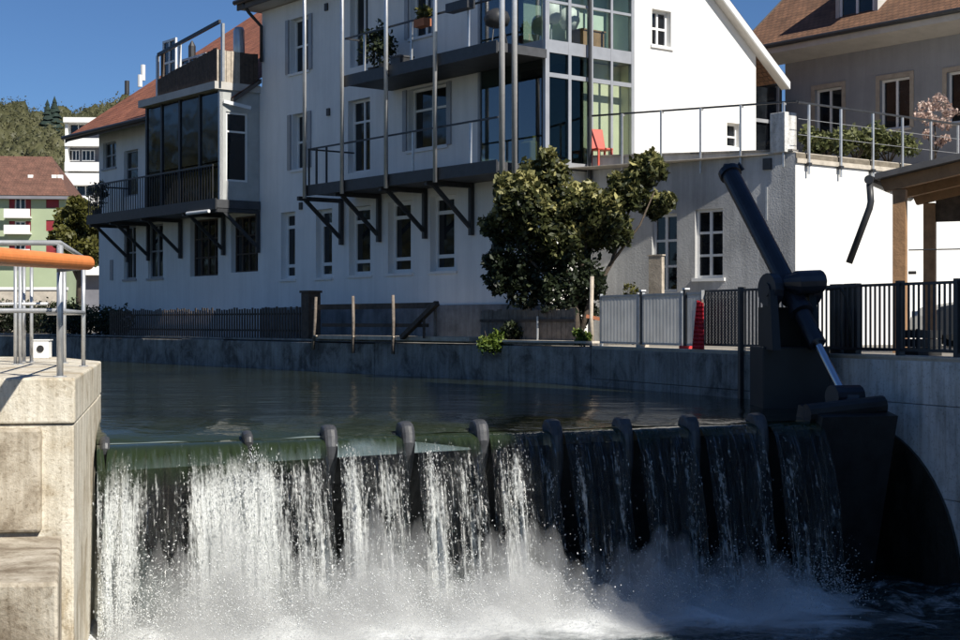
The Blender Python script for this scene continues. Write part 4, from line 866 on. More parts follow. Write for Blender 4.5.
MB().box(W, lenU, 20, -.52, -.02, GL-.03, GL+.03).build('wall_top', 'coping' if False else 'coping', t)
# dark cheek plate swept by the gate
cx_, cz_, rr_ = 3.3, -3.55, 2.12
pts = [(cx_+rr_*math.cos(k), cz_+rr_*math.sin(k)) for k in [R(a_) for a_ in range(-5, 106, 6)]]+[(cx_-1.2, cz_+1.6), (cx_-1.2, PL-.8), (cx_+rr_, PL-.8)]
m = MB(); m.poly([W.P(a_, .05, b_) for a_, b_ in pts]); m.poly([W.P(a_, .012, b_) for a_, b_ in pts])
for (a_, b_), (c_, d_) in zip(pts, pts[1:]+pts[:1]): m.poly([W.P(a_, .05, b_), W.P(c_, .05, d_), W.P(c_, .012, d_), W.P(a_, .012, b_)])
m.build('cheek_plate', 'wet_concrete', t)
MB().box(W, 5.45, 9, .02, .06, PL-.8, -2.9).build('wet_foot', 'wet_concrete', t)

# ------------------------------------------------------------------ weir gate
gate = thing('flap_gate', 'dark steel flap gate across the river with rounded flow breakers', 'weir gate', GT.P(GW/2, -.8, PL))
m = MB(); n = 40; k = 8
for i in range(n):
    a0, a1 = GW*i/n, GW*(i+1)/n
    for j in range(k):
        def q(a, j):
            w_ = j/k; c_ = float(crest(np.array(a))); return GT.P(a, -.02-1.3*w_**1.4, c_-.01-(c_-PL+.8)*w_)
        m.poly([q(a0, j), q(a1, j), q(a1, j+1), q(a0, j+1)])
m.build('skin_plate', 'gate_steel', gate, smooth=True)
BX = [105, 248, 330, 407, 481, 555, 625, 692, 760]; BY = [437, 431, 425, 421.5, 419.5, 419, 417, 415, 413]
BA_ = [GT.u(x, .12) for x in BX]
for bi_, (a, y) in enumerate(zip(BA_, BY)):
    c_ = float(crest(np.array(a))); zt = GT.z(a, .12, y); lit = a < GT.u(500)
    m = MB(); w_ = .055 if bi_ < 2 else .085; L_ = .3 if bi_ < 2 else (.62 if bi_ < 5 else 1.0)     # rounded nose plate standing on the crest and curling down its face
    prof = [(-.16, c_-.05), (-.15, zt-.07), (-.09, zt-.012), (.0, zt), (.08, zt-.02), (.14, zt-.08*L_), (.19, zt-.2*L_), (.22, zt-.4*L_), (.20, zt-.65*L_), (.13, zt-.95*L_), (.04, zt-1.25*L_), (-.06, zt-1.45*L_), (-.14, zt-1.5*L_)]
    nn = 7
    ring = []
    for v_, z_ in prof:
        wq = w_*(1 if z_ > zt-.3*L_ else max(.35, 1-.5*(zt-.3*L_-z_)/L_)); ring.append([GT.P(a+wq*math.sin(th), v_+.05*math.cos(th)*(1 if v_ > 0 else .2), z_-.03*(1-math.cos(th))) for th in [R(-90+180*q_/(nn-1)) for q_ in range(nn)]])
    for r0_, r1_ in zip(ring, ring[1:]):
        for q_ in range(nn-1): m.poly([r0_[q_], r0_[q_+1], r1_[q_+1], r1_[q_]])
    m.poly([r_[0] for r_ in ring]); m.poly([r_[-1] for r_ in reversed(ring)])
    m.build('flow_breaker', 'fin_steel', gate)
for i in range(11): a = .4+i*.93; c_ = float(crest(np.array(a))); m = MB(); m.hexa([GT.P(a-.02, -.1, c_-.05), GT.P(a+.02, -.1, c_-.05), GT.P(a+.02, .0, c_-.05), GT.P(a-.02, .0, c_-.05)], [GT.P(a-.02, -1.3, PL-.4), GT.P(a+.02, -1.3, PL-.4), GT.P(a+.02, -.9, PL-.4), GT.P(a-.02, -.9, PL-.4)]); m.build('rib', 'gate_steel', gate)
ae = GT.u(812); m = MB()
m.hexa([GT.P(ae, -1.4, PL-.5), GT.P(GW+.2, -1.4, PL-.5), GT.P(GW+.2, -.5, PL-.5), GT.P(ae, -.5, PL-.5)], [GT.P(ae, -.4, -1.12), GT.P(GW+.2, -.4, -1.12), GT.P(GW+.2, .3, -1.25), GT.P(ae, .3, -1.25)]); m.build('end_box', 'gate_steel', gate)
MB().tube([GT.P(ae-.08, .0, -1.22), GT.P(GW+.15, .0, -1.12)], .13, 12).build('torque_tube', 'gate_steel', gate)
# ---- hydraulic ram with pedestal
E = Vector((4.99, 20.5, -1.02)); TP = Vector((3.9, 23.6, 2.40)); ax = (TP-E).normalized(); Lr = (TP-E).length
side = Vector((nW.x, nW.y, 0)); E2 = E
ram = thing('hydraulic_ram', 'long dark hydraulic cylinder leaning over its pedestal beside the weir', 'hydraulic ram', (4.75, 21.7, WL-.5))
def on(s): return E+ax*(s*Lr)
MB().tube([on(.335), on(.34), on(.98), on(1.0)], [.13, .145, .145, .12], 20).build('cylinder_barrel', 'machine', ram, smooth=False)
MB().tube([on(.205), on(.21), on(.33)], [.10, .118, .118], 18).build('lower_sleeve', 'machine', ram)
MB().tube([on(.02), on(.21)], .055, 24).build('piston_rod', 'chrome', ram)
for s_ in (.335, .97): MB().tube([on(s_), on(s_+.02)], .175, 18).build('flange', 'machine', ram)
MB().tube([on(.4), on(.47)], .19, 18).build('trunnion_ring', 'machine', ram)
c_ = on(.435); MB().tube([c_-side*.42, c_+side*.42], .10, 14).build('trunnion_pin', 'machine', ram)
for sg in (-1, 1): MB().tube([c_+side*(.26*sg), c_+side*(.40*sg)], .24, 16).build('trunnion_bearing', 'machine', ram)
mo = c_-side*.35+Vector((-.42, -.35, .10)); MB().tube([mo, mo+Vector((.12, -.1, .0)), mo+Vector((.5, .1, .02)), mo+Vector((.56, .12, .02))], [.10, .17, .17, .1], 14).build('pump_motor', 'machine', ram)
q = on(.99); MB().bar(q-ax*.02, q+ax*.16, .07, .05).build('lifting_lug', 'machine', ram); MB().tube([q+Vector((.1, 0, .02)), q+Vector((.16, 0, .12)), q+Vector((.22, 0, .02))], .035, 8).build('hose_fitting', 'machine', ram)
q = E; MB().tube([q-side*.22, q+side*.22], .16, 14).build('rod_clevis', 'machine', ram); MB().bar(q, q+Vector((.0, -.1, -.5)), .3, .34).build('gate_arm', 'machine', ram)
MB().tube([c_+Vector((.45, -.4, .0)), c_+Vector((.62, -.45, .02)), c_+Vector((.70, -.45, -.1)), c_+Vector((.76, -.45, -.45)), c_+Vector((.78, -.4, -.75))], .022, 8).build('hose', 'rubber', ram, smooth=True)
# pedestal: broad base in the water, two bearing cheeks above
PF = Fr((4.62, 22.2), (1, 0), (0, -1))
m = MB(); m.hexa([PF.P(-.52, -.6, PL-1), PF.P(.55, -.6, PL-1), PF.P(.55, .55, PL-1), PF.P(-.52, .55, PL-1)], [PF.P(-.52, -.6, GL+.14), PF.P(.45, -.6, GL+.14), PF.P(.45, .45, GL+.14), PF.P(-.52, .45, GL+.14)]); m.build('pedestal_base', 'pedestal_paint', ram, bevel=.02)
for sg in (-1, 1):
    p0 = c_+side*(.33*sg); m = MB()
    m.hexa([Vector((p0.x-.06, p0.y-.45, GL+.1)), Vector((p0.x+.06, p0.y-.45, GL+.1)), Vector((p0.x+.06, p0.y+.55, GL+.1)), Vector((p0.x-.06, p0.y+.55, GL+.1))], [Vector((p0.x-.05, p0.y-.2, p0.z)), Vector((p0.x+.05, p0.y-.2, p0.z)), Vector((p0.x+.05, p0.y+.25, p0.z)), Vector((p0.x-.05, p0.y+.25, p0.z))]); m.build('bearing_cheek', 'pedestal_paint', ram)
MB().box(PF, -.42, .3, -.45, -.1, GL+.142, .22).build('pedestal_back', 'pedestal_paint', ram)

# ------------------------------------------------------------------ falling water
GA = 9.81; FALL = brim(np.array(3.0))-PL
def edges_near(a): return np.min(np.abs(np.asarray(a)[..., None]-np.array(BA_)[None, :]), axis=-1)
def stream_foam(a):
    """how torn the sheet is: thin and clear on the right, white plumes beside the left breakers"""
    a = np.asarray(a); left = np.clip((5.4-a)/5.4, 0, 1)
    f_ = -.03+.13*left; e_ = edges_near(a); f_ = f_+.10*np.exp(-((e_-.17)/.06)**2)
    for x, w_, h_ in ((120, .15, .34), (230, .30, .50), (158, .28, -.13), (262, .14, .26), (193, .06, .28), (345, .1, .2), (425, .12, .16), (505, .14, .16), (300, .1, .08), (378, .1, .1), (455, .1, .08)): f_ = f_+h_*np.exp(-((a-GT.u(x))/w_)**2)
    return f_
def traj(a, t, v0): return .16*(1-np.exp(-t/.05))+v0*t, brim(a)-.02*(1-np.exp(-t/.05))-.5*GA*t*t
bays = [0.0]+BA_+[ae]
V_, F_, UV_, FO_, BO_ = [], [], [], [], []; base_i = 0
TM = math.sqrt(2*(2.55)/GA)
for bi, (l, r) in enumerate(zip(bays, bays[1:])):
    nx = max(6, int((r-l)/.018)); nt_ = 90
    x01 = np.linspace(0, 1, nx); tt = np.linspace(0, TM, nt_); X, Tt = np.meshgrid(x01, tt)
    def gap(k, sp):   # half width of the air gap below breaker k
        return .0*sp if k < 0 or k >= len(BA_) else (.04-.13*sp if k < 2 else (.085-.05*sp if k < 5 else .085+.02*sp))
    spread = np.clip(Tt/TM, 0, 1)
    
    lm = gap(bi-1, spread); rm = gap(bi, spread); a = l+(r-l)*X; a2 = (l+lm)+(r-rm-l-lm)*X+.05*spread*(bi > 3)*X
    v0 = 1.05+.75*np.clip((4-a)/4, 0, 1)
    dd_, z_ = traj(a, Tt, v0)
    rough = .012+.05*spread
    wob = rough*np.clip(Tt/.15, 0, 1)*(np.sin(a*23+bi)+.7*np.sin(a*51+Tt*9+bi*2)+.6*np.sin(a*9-Tt*6)+.5*np.sin(a*88+3*np.sin(Tt*7)))
    edge = np.clip(np.minimum(X, 1-X)*(r-l)/.1, 0, 1)
    wob = wob+.03*spread*np.sin(a*5.3+Tt*4+bi)
    dd_ = dd_-.16*np.exp(-Tt/.02)*0+wob+.05*(1-edge)*spread
    # lead-in: join the river's brim
    dd_[0] = -.0; z_[0] = brim(a[0])
    P_ = np.stack([GT.o.x+GT.ud.x*a2+GT.n.x*dd_, GT.o.y+GT.ud.y*a2+GT.n.y*dd_, z_], -1).reshape(-1, 3)
    fall = (brim(a)-z_)
    fm = stream_foam(a)*np.clip(fall/.55, .0, 1.2)+.10*np.clip(fall-1.1, 0, 1)-.22*np.exp(-fall/.12)-.05
    ii = np.arange(nx*nt_).reshape(nt_, nx)+base_i; V_.append(P_); F_.append(np.stack([ii[:-1, :-1].ravel(), ii[1:, :-1].ravel(), ii[1:, 1:].ravel(), ii[:-1, 1:].ravel()], 1))
    UV_.append(np.stack([a.ravel(), np.sqrt(np.maximum(fall, 0)).ravel()*1.4], 1)); FO_.append(fm.ravel())
    BO_.append((np.clip(1.35*(1.0-fall/(.17+.10*np.sin(a*4.3+1)*np.sin(a*1.7)+.42*np.clip((3.1-a)/2.2, 0, 1))), 0, 1.35)).ravel()); base_i += nx*nt_
o = mesh_np('falling_water', np.concatenate(V_), np.concatenate(F_), 'falling_water', tone=np.concatenate(FO_), attr='foam', smooth=True, uv=np.concatenate(UV_))
bo = o.data.attributes.new('body', 'FLOAT', 'POINT'); bo.data.foreach_set('value', np.concatenate(BO_).astype(np.float32))
tag(o, 'sheets of falling water torn into streaks below the weir crest', 'waterfall', kind='stuff')
# ---- drops: stretched octahedra along their path
def drops(name, pos, vel, rad, elong, m, label, cat):
    n = len(pos); d = vel/np.linalg.norm(vel, axis=1)[:, None]; a = np.cross(d, np.array([.37, .21, .9])); a /= np.linalg.norm(a, axis=1)[:, None]; b = np.cross(d, a)
    r = rad[:, None]; l = (rad*elong)[:, None]
    v = np.stack([pos+d*l, pos+a*r, pos+b*r, pos-a*r, pos-b*r, pos-d*l], 1).reshape(-1, 3); o_ = np.arange(n)[:, None]*6
    f = np.concatenate([o_+np.array([[0, i, j]]) for i, j in ((1, 2), (2, 3), (3, 4), (4, 1))]+[o_+np.array([[5, j, i]]) for i, j in ((1, 2), (2, 3), (3, 4), (4, 1))])
    return tag(mesh_np(name, v, f, m, smooth=True), label, cat, kind='stuff')
n = 260000; a = rng.random(n)*ae; w_ = np.clip(stream_foam(a)+.012, 0, 1)
keep = rng.random(n) < w_*.75; a = a[keep]; n = len(a); e_ = edges_near(a)
t_ = TM*rng.random(n)**.62; ok = ((e_ > .07)|(a < BA_[1]+.3))&(t_ > .15+.17*rng.random(n)+.06*np.sin(a*6.1)+.04*np.sin(a*17)); a, t_, n = a[ok], t_[ok], ok.sum()
v0 = (1.05+.75*np.clip((4-a)/4, 0, 1))*(1+.13*rng.normal(size=n)); dd_, z_ = traj(a, t_, v0); dd_ += .05+.05*rng.normal(size=n); a2 = a+.05*rng.normal(size=n)*t_*1.6; z_ += .03*rng.normal(size=n)
pos = np.stack([GT.o.x+GT.ud.x*a2+GT.n.x*dd_, GT.o.y+GT.ud.y*a2+GT.n.y*dd_, z_], 1)
vel = np.stack([GT.n.x*v0+.25*rng.normal(size=n), GT.n.y*v0, -GA*t_-.3], 1)
drops('water_drops', pos, vel, .0025+.0052*rng.random(n)**2.2, 1.5+3.0*rng.random(n), 'droplets', 'glittering drops and strands of water falling off the weir', 'water drops')
# ---- splash at the foot
n = 95000; a = rng.random(n)*(ae-.05); lw = np.clip((6.2-a)/6.2, 0, 1); keep = rng.random(n) < .45+.55*lw; a = a[keep]; n = len(a); lw = lw[keep]
dd_ = 1.0+.25*lw+.42*rng.normal(size=n); hh = np.minimum(rng.exponential(.17+.14*lw, n), 1.25*rng.random(n)+.3); pos = np.stack([GT.o.x+GT.ud.x*a+GT.n.x*dd_, GT.o.y+GT.ud.y*a+GT.n.y*dd_, PL+hh], 1)
drops('splash_foam', pos, rng.normal(size=(n, 3))+np.array([0, 0, .4]), .003+.008*rng.random(n)**2.5, 1+1.2*rng.random(n), 'foam_drops', 'white churning splash where the water hits the lower pool', 'foam')
def mound(name, H, d0, dw, label, mm):
    n1_, n2_ = 150, 34; Am, Dm = np.meshgrid(np.linspace(.04, ae+.1, n1_), np.linspace(0.02, 2.6, n2_))
    lw_ = .68+.32*np.clip((6.4-Am)/4, 0, 1); nz = 1+.30*np.sin(Am*3.7+Dm*2)+.25*np.sin(Am*8.1-Dm*4+1)+.16*np.sin(Am*15+Dm*9)+.12*np.sin(Am*27-Dm*14)
    hm = H*lw_*np.maximum(nz, .15)*np.exp(-((Dm-d0)/dw)**2)*np.clip((Am-.04)/.5, 0, 1)**.5*np.clip((ae+.1-Am)/1.8, 0, 1)
    hm[:, 0] = hm[:, -1] = 0; hm[0] = hm[-1] = 0
    X_ = GT.o.x+GT.ud.x*Am+GT.n.x*Dm; Y_ = GT.o.y+GT.ud.y*Am+GT.n.y*Dm
    v = np.concatenate([np.stack([X_.ravel(), Y_.ravel(), (PL+.0112+hm).ravel()], 1), np.stack([X_.ravel(), Y_.ravel(), np.full(X_.size, PL+.01)], 1)])
    k_i = np.arange(n1_*n2_).reshape(n2_, n1_); o1 = n1_*n2_
    f = [np.stack([k_i[:-1, :-1].ravel(), k_i[:-1, 1:].ravel(), k_i[1:, 1:].ravel(), k_i[1:, :-1].ravel()], 1)]; f.append(f[0][:, ::-1]+o1)
    for e_ in (k_i[0], k_i[-1][::-1], k_i[:, 0][::-1], k_i[:, -1]): f.append(np.stack([e_[1:], e_[:-1], e_[:-1]+o1, e_[1:]+o1], 1))
    tag(mesh_np(name, v, np.concatenate(f)[:, ::-1], mm, smooth=True), label, 'mist', kind='stuff')
mound('spray_mist', .50, 1.05, .75, 'dense white spray hugging the foot of the weir', 'mist')
mound('spray_mist', .92, 1.1, .95, 'thin veil of spray rising over the foot of the weir', 'thin_mist')

# ------------------------------------------------------------------ left pier with railing
pier = thing('weir_pier', 'sunlit pale concrete pier that closes the weir opposite the hydraulic cylinder', 'pier', (-8, 17, PL-1))
MB().prism(pier_plan[::-1], -.93, GL-.012).build('top_course', 'pier_concrete', pier, bevel=.02)
pl2 = [(-3.73, 13.78), (-4.6, 18.0), (-4.95, 19.58), (-6.2, 21.98), (-24, 24.48), (-24, 12.63), (-5, 13.58)]
MB().prism(pl2[::-1], PL-1.2, -.938).build('lower_course', 'pier_concrete', pier, bevel=.015)
# rough weathered facing left of the smooth arris, and the ledge before it
FR = Fr((-3.71, 13.75), (-1, -.155), (.155, -1))
MB().box(FR, .30, .85, -.1, .05, -1.92, -.97).build('facing_block', 'ledge_concrete', pier, bevel=.03)
MB().box(FR, .9, 4.0, -.1, .09, -1.42, -.97).build('facing_block', 'pier_concrete', pier, bevel=.03)
MB().box(FR, 1.05, 4.0, -.1, .07, -1.92, -1.44).build('facing_block', 'pier_concrete', pier, bevel=.03)
m = MB(); m.prism([(-3.78, 13.55), (-9.0, 12.7), (-9.0, 10.6), (-3.12, 11.1)][::-1], PL-1.2, -1.93); m.build('ledge', 'ledge_concrete', pier, bevel=.03)
m = MB(); m.prism([(-3.55, 13.5), (-3.77, 13.52), (-3.13, 11.2), (-2.98, 11.25)][::-1], PL-1.2, -2.95); m.build('ledge_step', 'ledge_concrete', pier, bevel=.02)
# railing
rail = thing('pier_railing', 'grey tubular steel railing around the pier top', 'railing', (-5, 16, GL))
zp = GL-.012; zt = .735; zm = .105
c1 = at(60, 322, 13.95); c2 = at(83.5, 322, 17.2); c3 = at(64, 322, 18.6); c4 = at(28, 322, 19.2)
path = [Vector((-7.5, 13.6, 0)), Vector((c1.x, c1.y, 0)), Vector((c2.x, c2.y, 0)), Vector((c3.x-.2, c3.y, 0)), Vector((c4.x-3, 19.6, 0))]
def lift(p, z): return Vector((p.x, p.y, z))
MB().tube([lift(p, zt) for p in path], .026, 10).build('handrail', 'galvanised', rail, smooth=True)
MB().tube([lift(p, zm) for p in path[:4]], .024, 10).build('mid_rail', 'galvanised', rail, smooth=True)
MB().tube([lift(path[3], zm+.12), lift(path[4], zm+.12)], .02, 8).build('mid_rail', 'galvanised', rail, smooth=True)
pp = [(c1, .03), (c2, .024), (c3, .028)]+[(at(x, 322, 19.0), .022) for x in (31.5, 24)]+[(at(x, 322, 18.0), .022) for x in (20, 15.5)]+[(Vector((-6.9, 13.62, 0)), .03)]
for p, r in pp:
    o = MB().tube([lift(p, zp), lift(p, zt-.02)], r, 10).build('post', 'galvanised', rail, smooth=True); MB().tube([lift(p, zp), lift(p, zp+.012)], r*2.1, 10).build('foot_plate', 'galvanised', o)
q0, q1 = at(0, 256.5, 10.4), at(88, 263, 13.62); dq = (q0-q1).normalized()
t = thing('orange_pole', 'thick orange plastic tube held in front of the pier railing', 'pole', q1)
MB().tube([q1, q1+dq*.02, q0, q0+dq*2.0], [.058, .064, .064, .064], 20).build('tube', 'orange', t, smooth=False)
MB().tube([q1+dq*.02-dq*.045, q1+dq*.005], [.04, .05], 16).build('end_plug', 'rubber', t)
h_ = q1+dq*.35; MB().bar(h_-Vector((0, 0, .05)), Vector((c1.x, c1.y-.04, h_.z-.05)), .04, .03).build('clamp', 'dark_steel', t)
h_ = q0+dq*1.6; MB().tube([lift(h_, -1.94), lift(h_, h_.z-.05)], .03, 8).build('stand', 'galvanised', t)
b = at(42, 355, 21.2); BFm = Fr((b.x, b.y), (1, .1), (.1, -1)); t = thing('meter_box', 'small pale box with a round black opening on the pier', 'box', (b.x, b.y, zp))
MB().box(BFm, -.115, .115, -.12, .12, zp, zp+.25).build('case', 'far_white', t, bevel=.012)
q = BFm.P(0, .115, zp+.135); MB().tube([q, q+Vector((.002, -.02, 0))], .05, 16).build('opening', 'rubber', t)
MB().box(BFm, -.13, .13, -.13, .135, zp+.252, zp+.265).build('lid', 'far_white', t)

# ------------------------------------------------------------------ fences on the right bank
FZ = GL+.03; FH = 1.02
fence = thing('bar_fence', 'dark steel fence of close flat bars along the weir bank', 'fence', W.P(3, -.2, FZ))
u0, u1 = W.u(772, -.22), 8.6
ua_ = W.u(704, -.22)
MB().box(W, ua_, u1, -.24, -.20, FZ+FH-.04, FZ+FH).build('top_rail', 'dark_steel', fence); MB().box(W, ua_, u1, -.24, -.20, FZ+.06, FZ+.1).build('bottom_rail', 'dark_steel', fence)
bar0 = None; k = 0; u = ua_+.04
while u < u1:
    loc = W.P(u, -.22, FZ)
    if bar0 is None:
        bar0 = MB().box(Fr((0, 0), wd, nW), -.02, .02, -.006, .006, .1, FH-.04).build('bar', 'dark_steel', fence)
        for vv in bar0.data.vertices: vv.co += WLOC[fence.name]
        bar0.location = loc-WLOC[fence.name]; WLOC[bar0.name] = loc
    else: inst(bar0, fence, loc)
    u += .108
for x in (741, 899, 770, 957): u = W.u(x, -.2); MB().box(W, u-.04, u+.04, -.27, -.17, FZ-.02, FZ+FH+.03).build('post', 'dark_steel', fence)
u = W.u(741, .04); MB().box(W, u-.035, u+.035, .01, .08, WL-.3, FZ+FH+.02).build('mooring_post', 'dark_steel', fence)
for xa, xb in ((832, 842), (846, 858)): MB().box(W, W.u(xa, -.3), W.u(xb, -.3), -.36, -.26, FZ-.02, FZ+FH+.02).build('gate_plate', 'dark_steel', fence)
m = MB(); a0, a1 = ua_+.02, W.u(739, -.22); z0, z1 = FZ+.1, FZ+FH-.05; nd = 22; Lx = a1-a0
for i in range(-16, nd+1):      # expanded-metal mesh
    for sg in (1, -1):
        s_ = a0+Lx*i/nd if sg > 0 else a0+Lx*(i+16)/nd; dz = z1-z0; run = Lx*16/nd; e0, e1 = s_, s_+sg*run; t0, t1 = 0., 1.
        def cl(e): return (e-e0)/(e1-e0)
        lo_, hi_ = sorted((cl(a0), cl(a1))); t0 = max(0, lo_); t1 = min(1, hi_)
        if t1-t0 > .02: m.bar(W.P(e0+(e1-e0)*t0, -.255, z0+dz*t0), W.P(e0+(e1-e0)*t1, -.255, z0+dz*t1), .008, .008)
o = m.build('mesh_panel', 'dark_steel', fence); o['kind'] = 'stuff'
# ribbed grey screens
def screen(xa, xb, label):
    a0, a1 = W.u(xa, -.15), W.u(xb, -.15); t = thing('screen_panel', label, 'fence panel', W.P((a0+a1)/2, -.15, FZ))
    m = MB(); n_ = 44; pr = [(a0+.03+(a1-a0-.06)*i/n_, -.15+(.006 if (i//2) % 2 else 0)) for i in range(n_+1)]; z0, z1 = FZ+.09, FZ+FH-.07
    for (p, q_), (r_, s_) in zip(pr, pr[1:]): m.poly([W.P(p, q_, z0), W.P(r_, s_, z0), W.P(r_, s_, z1), W.P(p, q_, z1)])
    m.build('ribbed_sheet', 'poly_sheet', t)
    fr_ = MB().box(W, a0, a1, -.17, -.13, z1, z1+.04).box(W, a0, a1, -.17, -.13, z0-.04, z0).build('frame', 'galvanised', t)
    for q_ in (a0, a1-.03): MB().box(W, q_, q_+.03, -.18, -.12, FZ, FZ+FH).build('upright', 'galvanised', t)
screen(601, 639, 'ribbed grey fence panel next to the wooden pole')
screen(643, 682, 'ribbed grey fence panel next to the red cover')
screen(686, 703, 'narrow ribbed grey fence panel half hidden by the red cover')
for x, lab in ((641, 'dark post between the two wide ribbed panels'), (684.5, 'dark post beside the red cover')):
    u = W.u(x, -.12); t = thing('fence_post', lab, 'post', W.P(u, -.15, FZ)); MB().box(W, u-.04, u+.04, -.19, -.11, FZ, FZ+FH+.02).build('shaft', 'dark_steel', t); MB().box(W, u-.05, u+.05, -.2, -.1, FZ+FH+.021, FZ+FH+.05).build('cap', 'white_metal', t); MB().box(W, u-.09, u+.09, -.24, -.06, FZ, FZ+.05).build('foot', 'red_cloth' if x > 660 else 'coping', t)
# red cover draped at the fence
um = W.u(699, -.02); t = thing('red_cover', 'narrow red tarpaulin cover draped against the bank fence', 'tarpaulin', W.P(um, -.03, FZ))
m = MB(); rows = 12; cols_ = 16
def rc(i, j):
    h = i/rows; c_ = j/cols_; w0 = .30-.15*h; lean = .03*h; a_ = um+lean+(c_-.5)*2*w0*.62
    return W.P(a_, -.02+.012*math.sin(c_*11+1.5*h)*(1-.4*h)+.03*(1-h), FZ+.005+.84*h-(.05*c_ if i == rows else 0))
for i in range(rows):
    for j in range(cols_): m.poly([rc(i, j), rc(i, j+1), rc(i+1, j+1), rc(i+1, j)])
o = m.build('cloth', 'red_cover', t, smooth=True); md = o.modifiers.new('thick', 'SOLIDIFY'); md.thickness = .012
MB().box(W, um-.02, um+.02, -.1, -.06, FZ, FZ+.86).build('stake', 'wood_grey', t)

# ------------------------------------------------------------------ old bank: picket fence, poles, plank fence
pk = thing('picket_fence', 'dark wooden picket fence on the old bank wall', 'fence', B.P(17, -.2, GL+.07))
ua, ub = B.u(297), B.u(104); pz = GL+.07
for z_ in (.18, .62): MB().box(B, ua, ub, -.24, -.20, pz+z_, pz+z_+.05).build('fence_rail', 'wood_dark', pk)
u = ua; pk0 = None
while u < ub:
    loc = B.P(u, -.17, pz)
    if pk0 is None:
        pk0 = MB().box(Fr((0, 0), B.ud, nA), -.035, .035, -.012, .012, .0, .80).build('picket', 'wood_dark', pk)
        for vv in pk0.data.vertices: vv.co += WLOC[pk.name]
        pk0.location = loc-WLOC[pk.name]; WLOC[pk0.name] = loc; o = pk0
    else: o = inst(pk0, pk, loc)
    o.scale = (1, 1, .94+.12*random.random()); u += .15
gp = thing('gate_post', 'square dark brick-brown post ending the picket fence', 'post', B.P(B.u(302), -.25, GL+.07)); u = B.u(302)
MB().box(B, u-.19, u+.19, -.45, -.08, pz, pz+1.18).build('shaft', 'wood_dark', gp, bevel=.015); MB().box(B, u-.22, u+.22, -.48, -.05, pz+1.181, pz+1.24).build('cap', 'wood_dark', gp)
for x, y0, y1, dx, lab in ((316, 297, 350, -3, 'leaning weathered pole on the bank next to the gate post'), (353, 296, 353, 0, 'weathered pole on the bank in the middle of three'), (393, 295, 354, 0, 'weathered pole on the bank beside the slanting plank')):
    v_ = .16; u = B.u(x, v_); t = thing('bank_pole', lab, 'pole', B.P(u, v_, B.zx(x, y1, v_))); p = B.P(u, v_, B.zx(x, y0, v_)); q = B.P(B.u(x+dx, v_), v_, B.zx(x, y1, v_))
    MB().tube([q, (p+q)/2+Vector((.01, 0, 0)), p], [.045, .04, .035], 8).build('shaft', 'wood_grey', t, smooth=True)
    MB().box(B, u-.06, u+.06, 0.03, .2, GL+.14, GL+.17).build('clip', 'wood_light', t)
t = thing('bank_handrail', 'dark horizontal board fixed to the bank poles', 'rail', B.P(B.u(375, -.1), -.1, GL+.1)); a0, a1 = B.u(436, .08), B.u(312, .08)
MB().box(B, a0, a1, .06, .1, B.zx(375, 309, .08), B.zx(375, 303.5, .08)).build('board', 'wood_dark', t); MB().box(B, a0+.3, a1-.5, .065, .095, B.zx(375, 327, .08), B.zx(375, 323.5, .08)).build('board', 'wood_dark', t)
MB().box(B, a0, a0+.07, .05, .055+.04, GL+.13, B.zx(436, 304, .08)).build('upright', 'wood_grey', t)
t = thing('slanting_plank', 'dark plank slanting up from the bank ledge', 'plank', B.P(B.u(405), .0, GL+.13)); MB().bar(B.P(B.u(402, .22), .22, GL+.14), B.P(B.u(437, .22), .22, B.zx(437, 303, .22)), .12, .1).build('plank', 'wood_dark', t); q = B.P(B.u(424, .22), .22, GL+.13); MB().bar(q, q+Vector((0, 0, .45)), .06, .06).build('prop', 'wood_dark', t)
pf = thing('plank_fence', 'weathered upright plank fence below the big shrub', 'fence', B.P(B.u(528, -.4), -.4, GL+.07)); a0, a1 = B.u(575, -.4), B.u(481, -.4); n_ = 22
for i in range(n_):
    u = a0+(a1-a0)*i/n_; MB().box(B, u+.004, u+(a1-a0)/n_-.006, -.42, -.395+.012*random.random(), GL+.06, GL+.74+.05*random.random()).build('plank', 'wood_grey', pf)
MB().box(B, a0, a1, -.391+.012, -.36, GL+.50, GL+.56).build('fence_rail', 'wood_dark', pf)
u = B.u(538, -.34); MB().tube([B.P(u, -.33, GL+.06), B.P(u, -.33, GL+.62)], .025, 8).build('stake', 'galvanised', pf)
u = B.u(591, -.1); t = thing('fence_pole', 'pale upright wooden pole beside the ribbed panels', 'pole', B.P(u, -.12, GL+.05)); q = W.P(W.u(592, -.3), -.3, GL); MB().tube([q, q+Vector((-.02, 0, .6)), q+Vector((0, 0, 1.42))], [.05, .045, .04], 8).build('shaft', 'wood_light', t, smooth=True); MB().bar(q+Vector((-.12, 0, .62)), q+Vector((.16, 0, .56)), .05, .07).build('cross_piece', 'terracotta', t)
# board leaning by the annex door
q = T.P(T.u(656, .5), .5, GL); t = thing('board_post', 'broad weathered board standing by the annex door', 'board', q); MB().box(T, T.u(663, .5), T.u(650, .5), .45, .55, GL, T.zx(656, 256, .5)).build('board', 'wood_light', t); MB().box(T, T.u(664, .5), T.u(649, .5), .44, .56, T.zx(656, 256, .5)+.002, T.zx(656, 256, .5)+.03).build('cap', 'wood_light', t)

